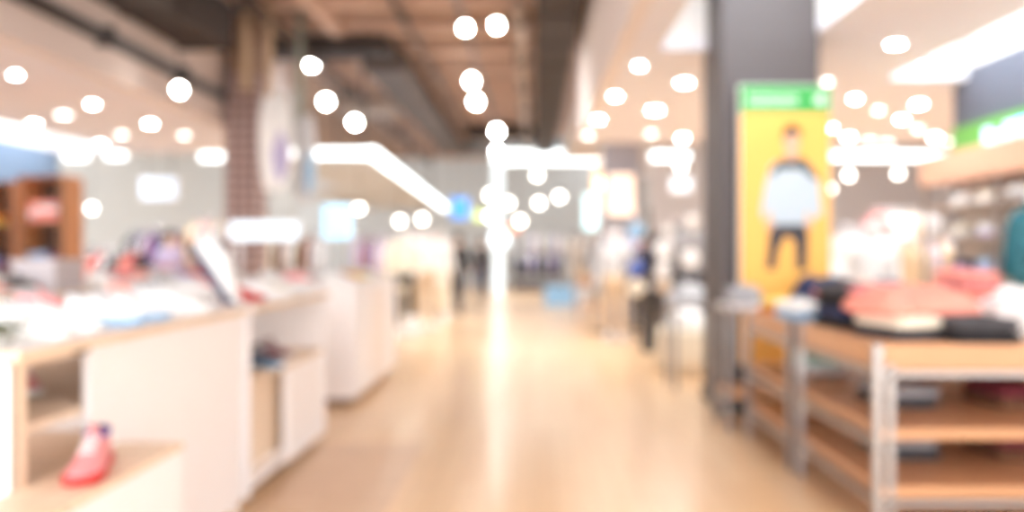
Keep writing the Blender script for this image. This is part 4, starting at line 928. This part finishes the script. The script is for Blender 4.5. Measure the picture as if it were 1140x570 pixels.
# heap table at the foot of the pillar, left
t = empty('cloth_covered_table', 'low table under a cream cloth in front of the pillar', 'table', (gx(776, 9.3), 9.5, 0))
bm = B(); n = 40; rings = []
for z, k in ((.02, 1.05), (.2, 1.03), (.45, 1.01), (.49, .99), (.5, .95), (.5, .02)):
    rings.append([(.42*k*(1+(.03*math.sin(9*q) if z < .4 else 0))*math.copysign(abs(math.cos(q))**.6, math.cos(q)), .36*k*(1+(.03*math.sin(9*q) if z < .4 else 0))*math.copysign(abs(math.sin(q))**.6, math.sin(q)), z) for q in [2*PI*i/n for i in range(n)]])
loft(bm, rings); newobj('cloth_cover', bm, cloth('cream'), t, True)
boxes('leg', [(sx_*.33-.02, sx_*.33+.02, sy_*.27-.02, sy_*.27+.02, 0, .3) for sx_ in (-1, 1) for sy_ in (-1, 1)], steel, t)
tx, ty = gx(776, 9.3), 9.5
laid('loose_shirt', 'white loose shirt heaped on the cream cloth table', tx-.08, ty-.02, .502, .3, 'white', .2, .6, 12)
display_table('narrow steel legged table with grey clothes left of the taupe pillar', gx(742, 8.6), gx(822, 8.6), 8.15, 8.75, h=.88, shelves=(), apron=.03, topm=white)
laid('loose_shirt', 'light grey loose shirt on the narrow table left of the pillar', gx(768, 8.4), 8.45, .882, .5, 'light grey', .16, .55, 14)
laid('loose_shirt', 'dark grey loose shirt beside the light grey one left of the pillar', gx(808, 8.4), 8.45, .882, 1.2, 'charcoal', .13, .45, 15)
# bags on floor
def shopping_bag(label, x, y, w, h, d, rgb, rz=0):
    t = empty('shopping_bag', label, 'bag', (x, y, 0), rz)
    bm = B(); loft(bm, [[(sx_*w*k, sy_*d*k2, z) for sx_, sy_ in ((-1, -1), (0, -1.1), (1, -1), (1, 1), (0, .9), (-1, 1))] for z, k, k2 in ((0, .5, .5), (h*.5, .49, .48), (h, .5, .35))]); newobj('body', bm, mat('bag_%d_%d' % (rgb[0], rgb[2]), rgb, .6), t)
    for s in (-1, 1): bm = B(); tube(bm, [(-w*.22, s*d*.17, h), (-w*.15, s*d*.17, h+.12), (w*.15, s*d*.17, h+.12), (w*.22, s*d*.17, h)], .006, 6); newobj('handle', bm, white, t, True)
shopping_bag('light blue shopping bag standing on the floor far down the aisle', gx(622, 21), 21, .75, .52, .3, (150, 196, 232))
shopping_bag('white shopping bag beside the light blue one', gx(645, 21), 21.2, .4, .45, .25, (232, 232, 236))
shopping_bag('white paper bag at the feet of the left mannequins', gx(462, 14), 13.6, .3, .32, .2, (240, 236, 232))
# display platform inside far portal
t = empty('display_plinth', 'dark display plinth under the clothes in the far portal', 'plinth', (.1, 28.4, 0))
boxes('body', [(-.9, .9, -.25, .25, 0, .3)], mat('plinth_dark', (90, 86, 90), .6), t, .01); boxes('top', [(-.92, .92, -.27, .27, .3, .34)], mat('plinth_top', (110, 104, 106), .6), t, .005)
# right side tables in the distance with folded stuff
display_table('far display table with white shirts between the right racks', gx(640, 17), gx(672, 17), 16.4, 17.3, h=.85, shelves=(.3,))
laid('loose_shirt', 'beige loose shirt on the far display table right of the aisle', gx(656, 16.8), 16.8, .852, .2, 'beige', .14, .6, 17)

# ------------------------------------------------------------------ world, camera
w = bpy.data.worlds.new('World'); bpy.context.scene.world = w; w.use_nodes = True
w.node_tree.nodes['Background'].inputs['Color'].default_value = (.93, .97, 1, 1); w.node_tree.nodes['Background'].inputs['Strength'].default_value = 1.9
cam = bpy.data.cameras.new('camera'); co = bpy.data.objects.new('camera', cam); C.objects.link(co)
co.location = (0, 0, CH); co.rotation_euler = (PI/2, 0, 0)
cam.sensor_width = 36; cam.lens = 36*F/1140; cam.shift_x = (570-VX)/1140; cam.shift_y = -(285-VY)/1140*1.0
cam.clip_end = 200; cam.clip_start = .05
cam.dof.use_dof = True; cam.dof.focus_distance = .8; cam.dof.aperture_fstop = cam.lens/18.0
sc = bpy.context.scene; sc.camera = co
sc.view_settings.view_transform = 'Standard'; sc.view_settings.look = 'None'; sc.view_settings.gamma = 1; sc.view_settings.use_curve_mapping = False
sc.view_settings.exposure = 1.22
sc.cycles.use_denoising = True; sc.cycles.sample_clamp_indirect = 6; sc.cycles.max_bounces = 10; sc.cycles.diffuse_bounces = 5
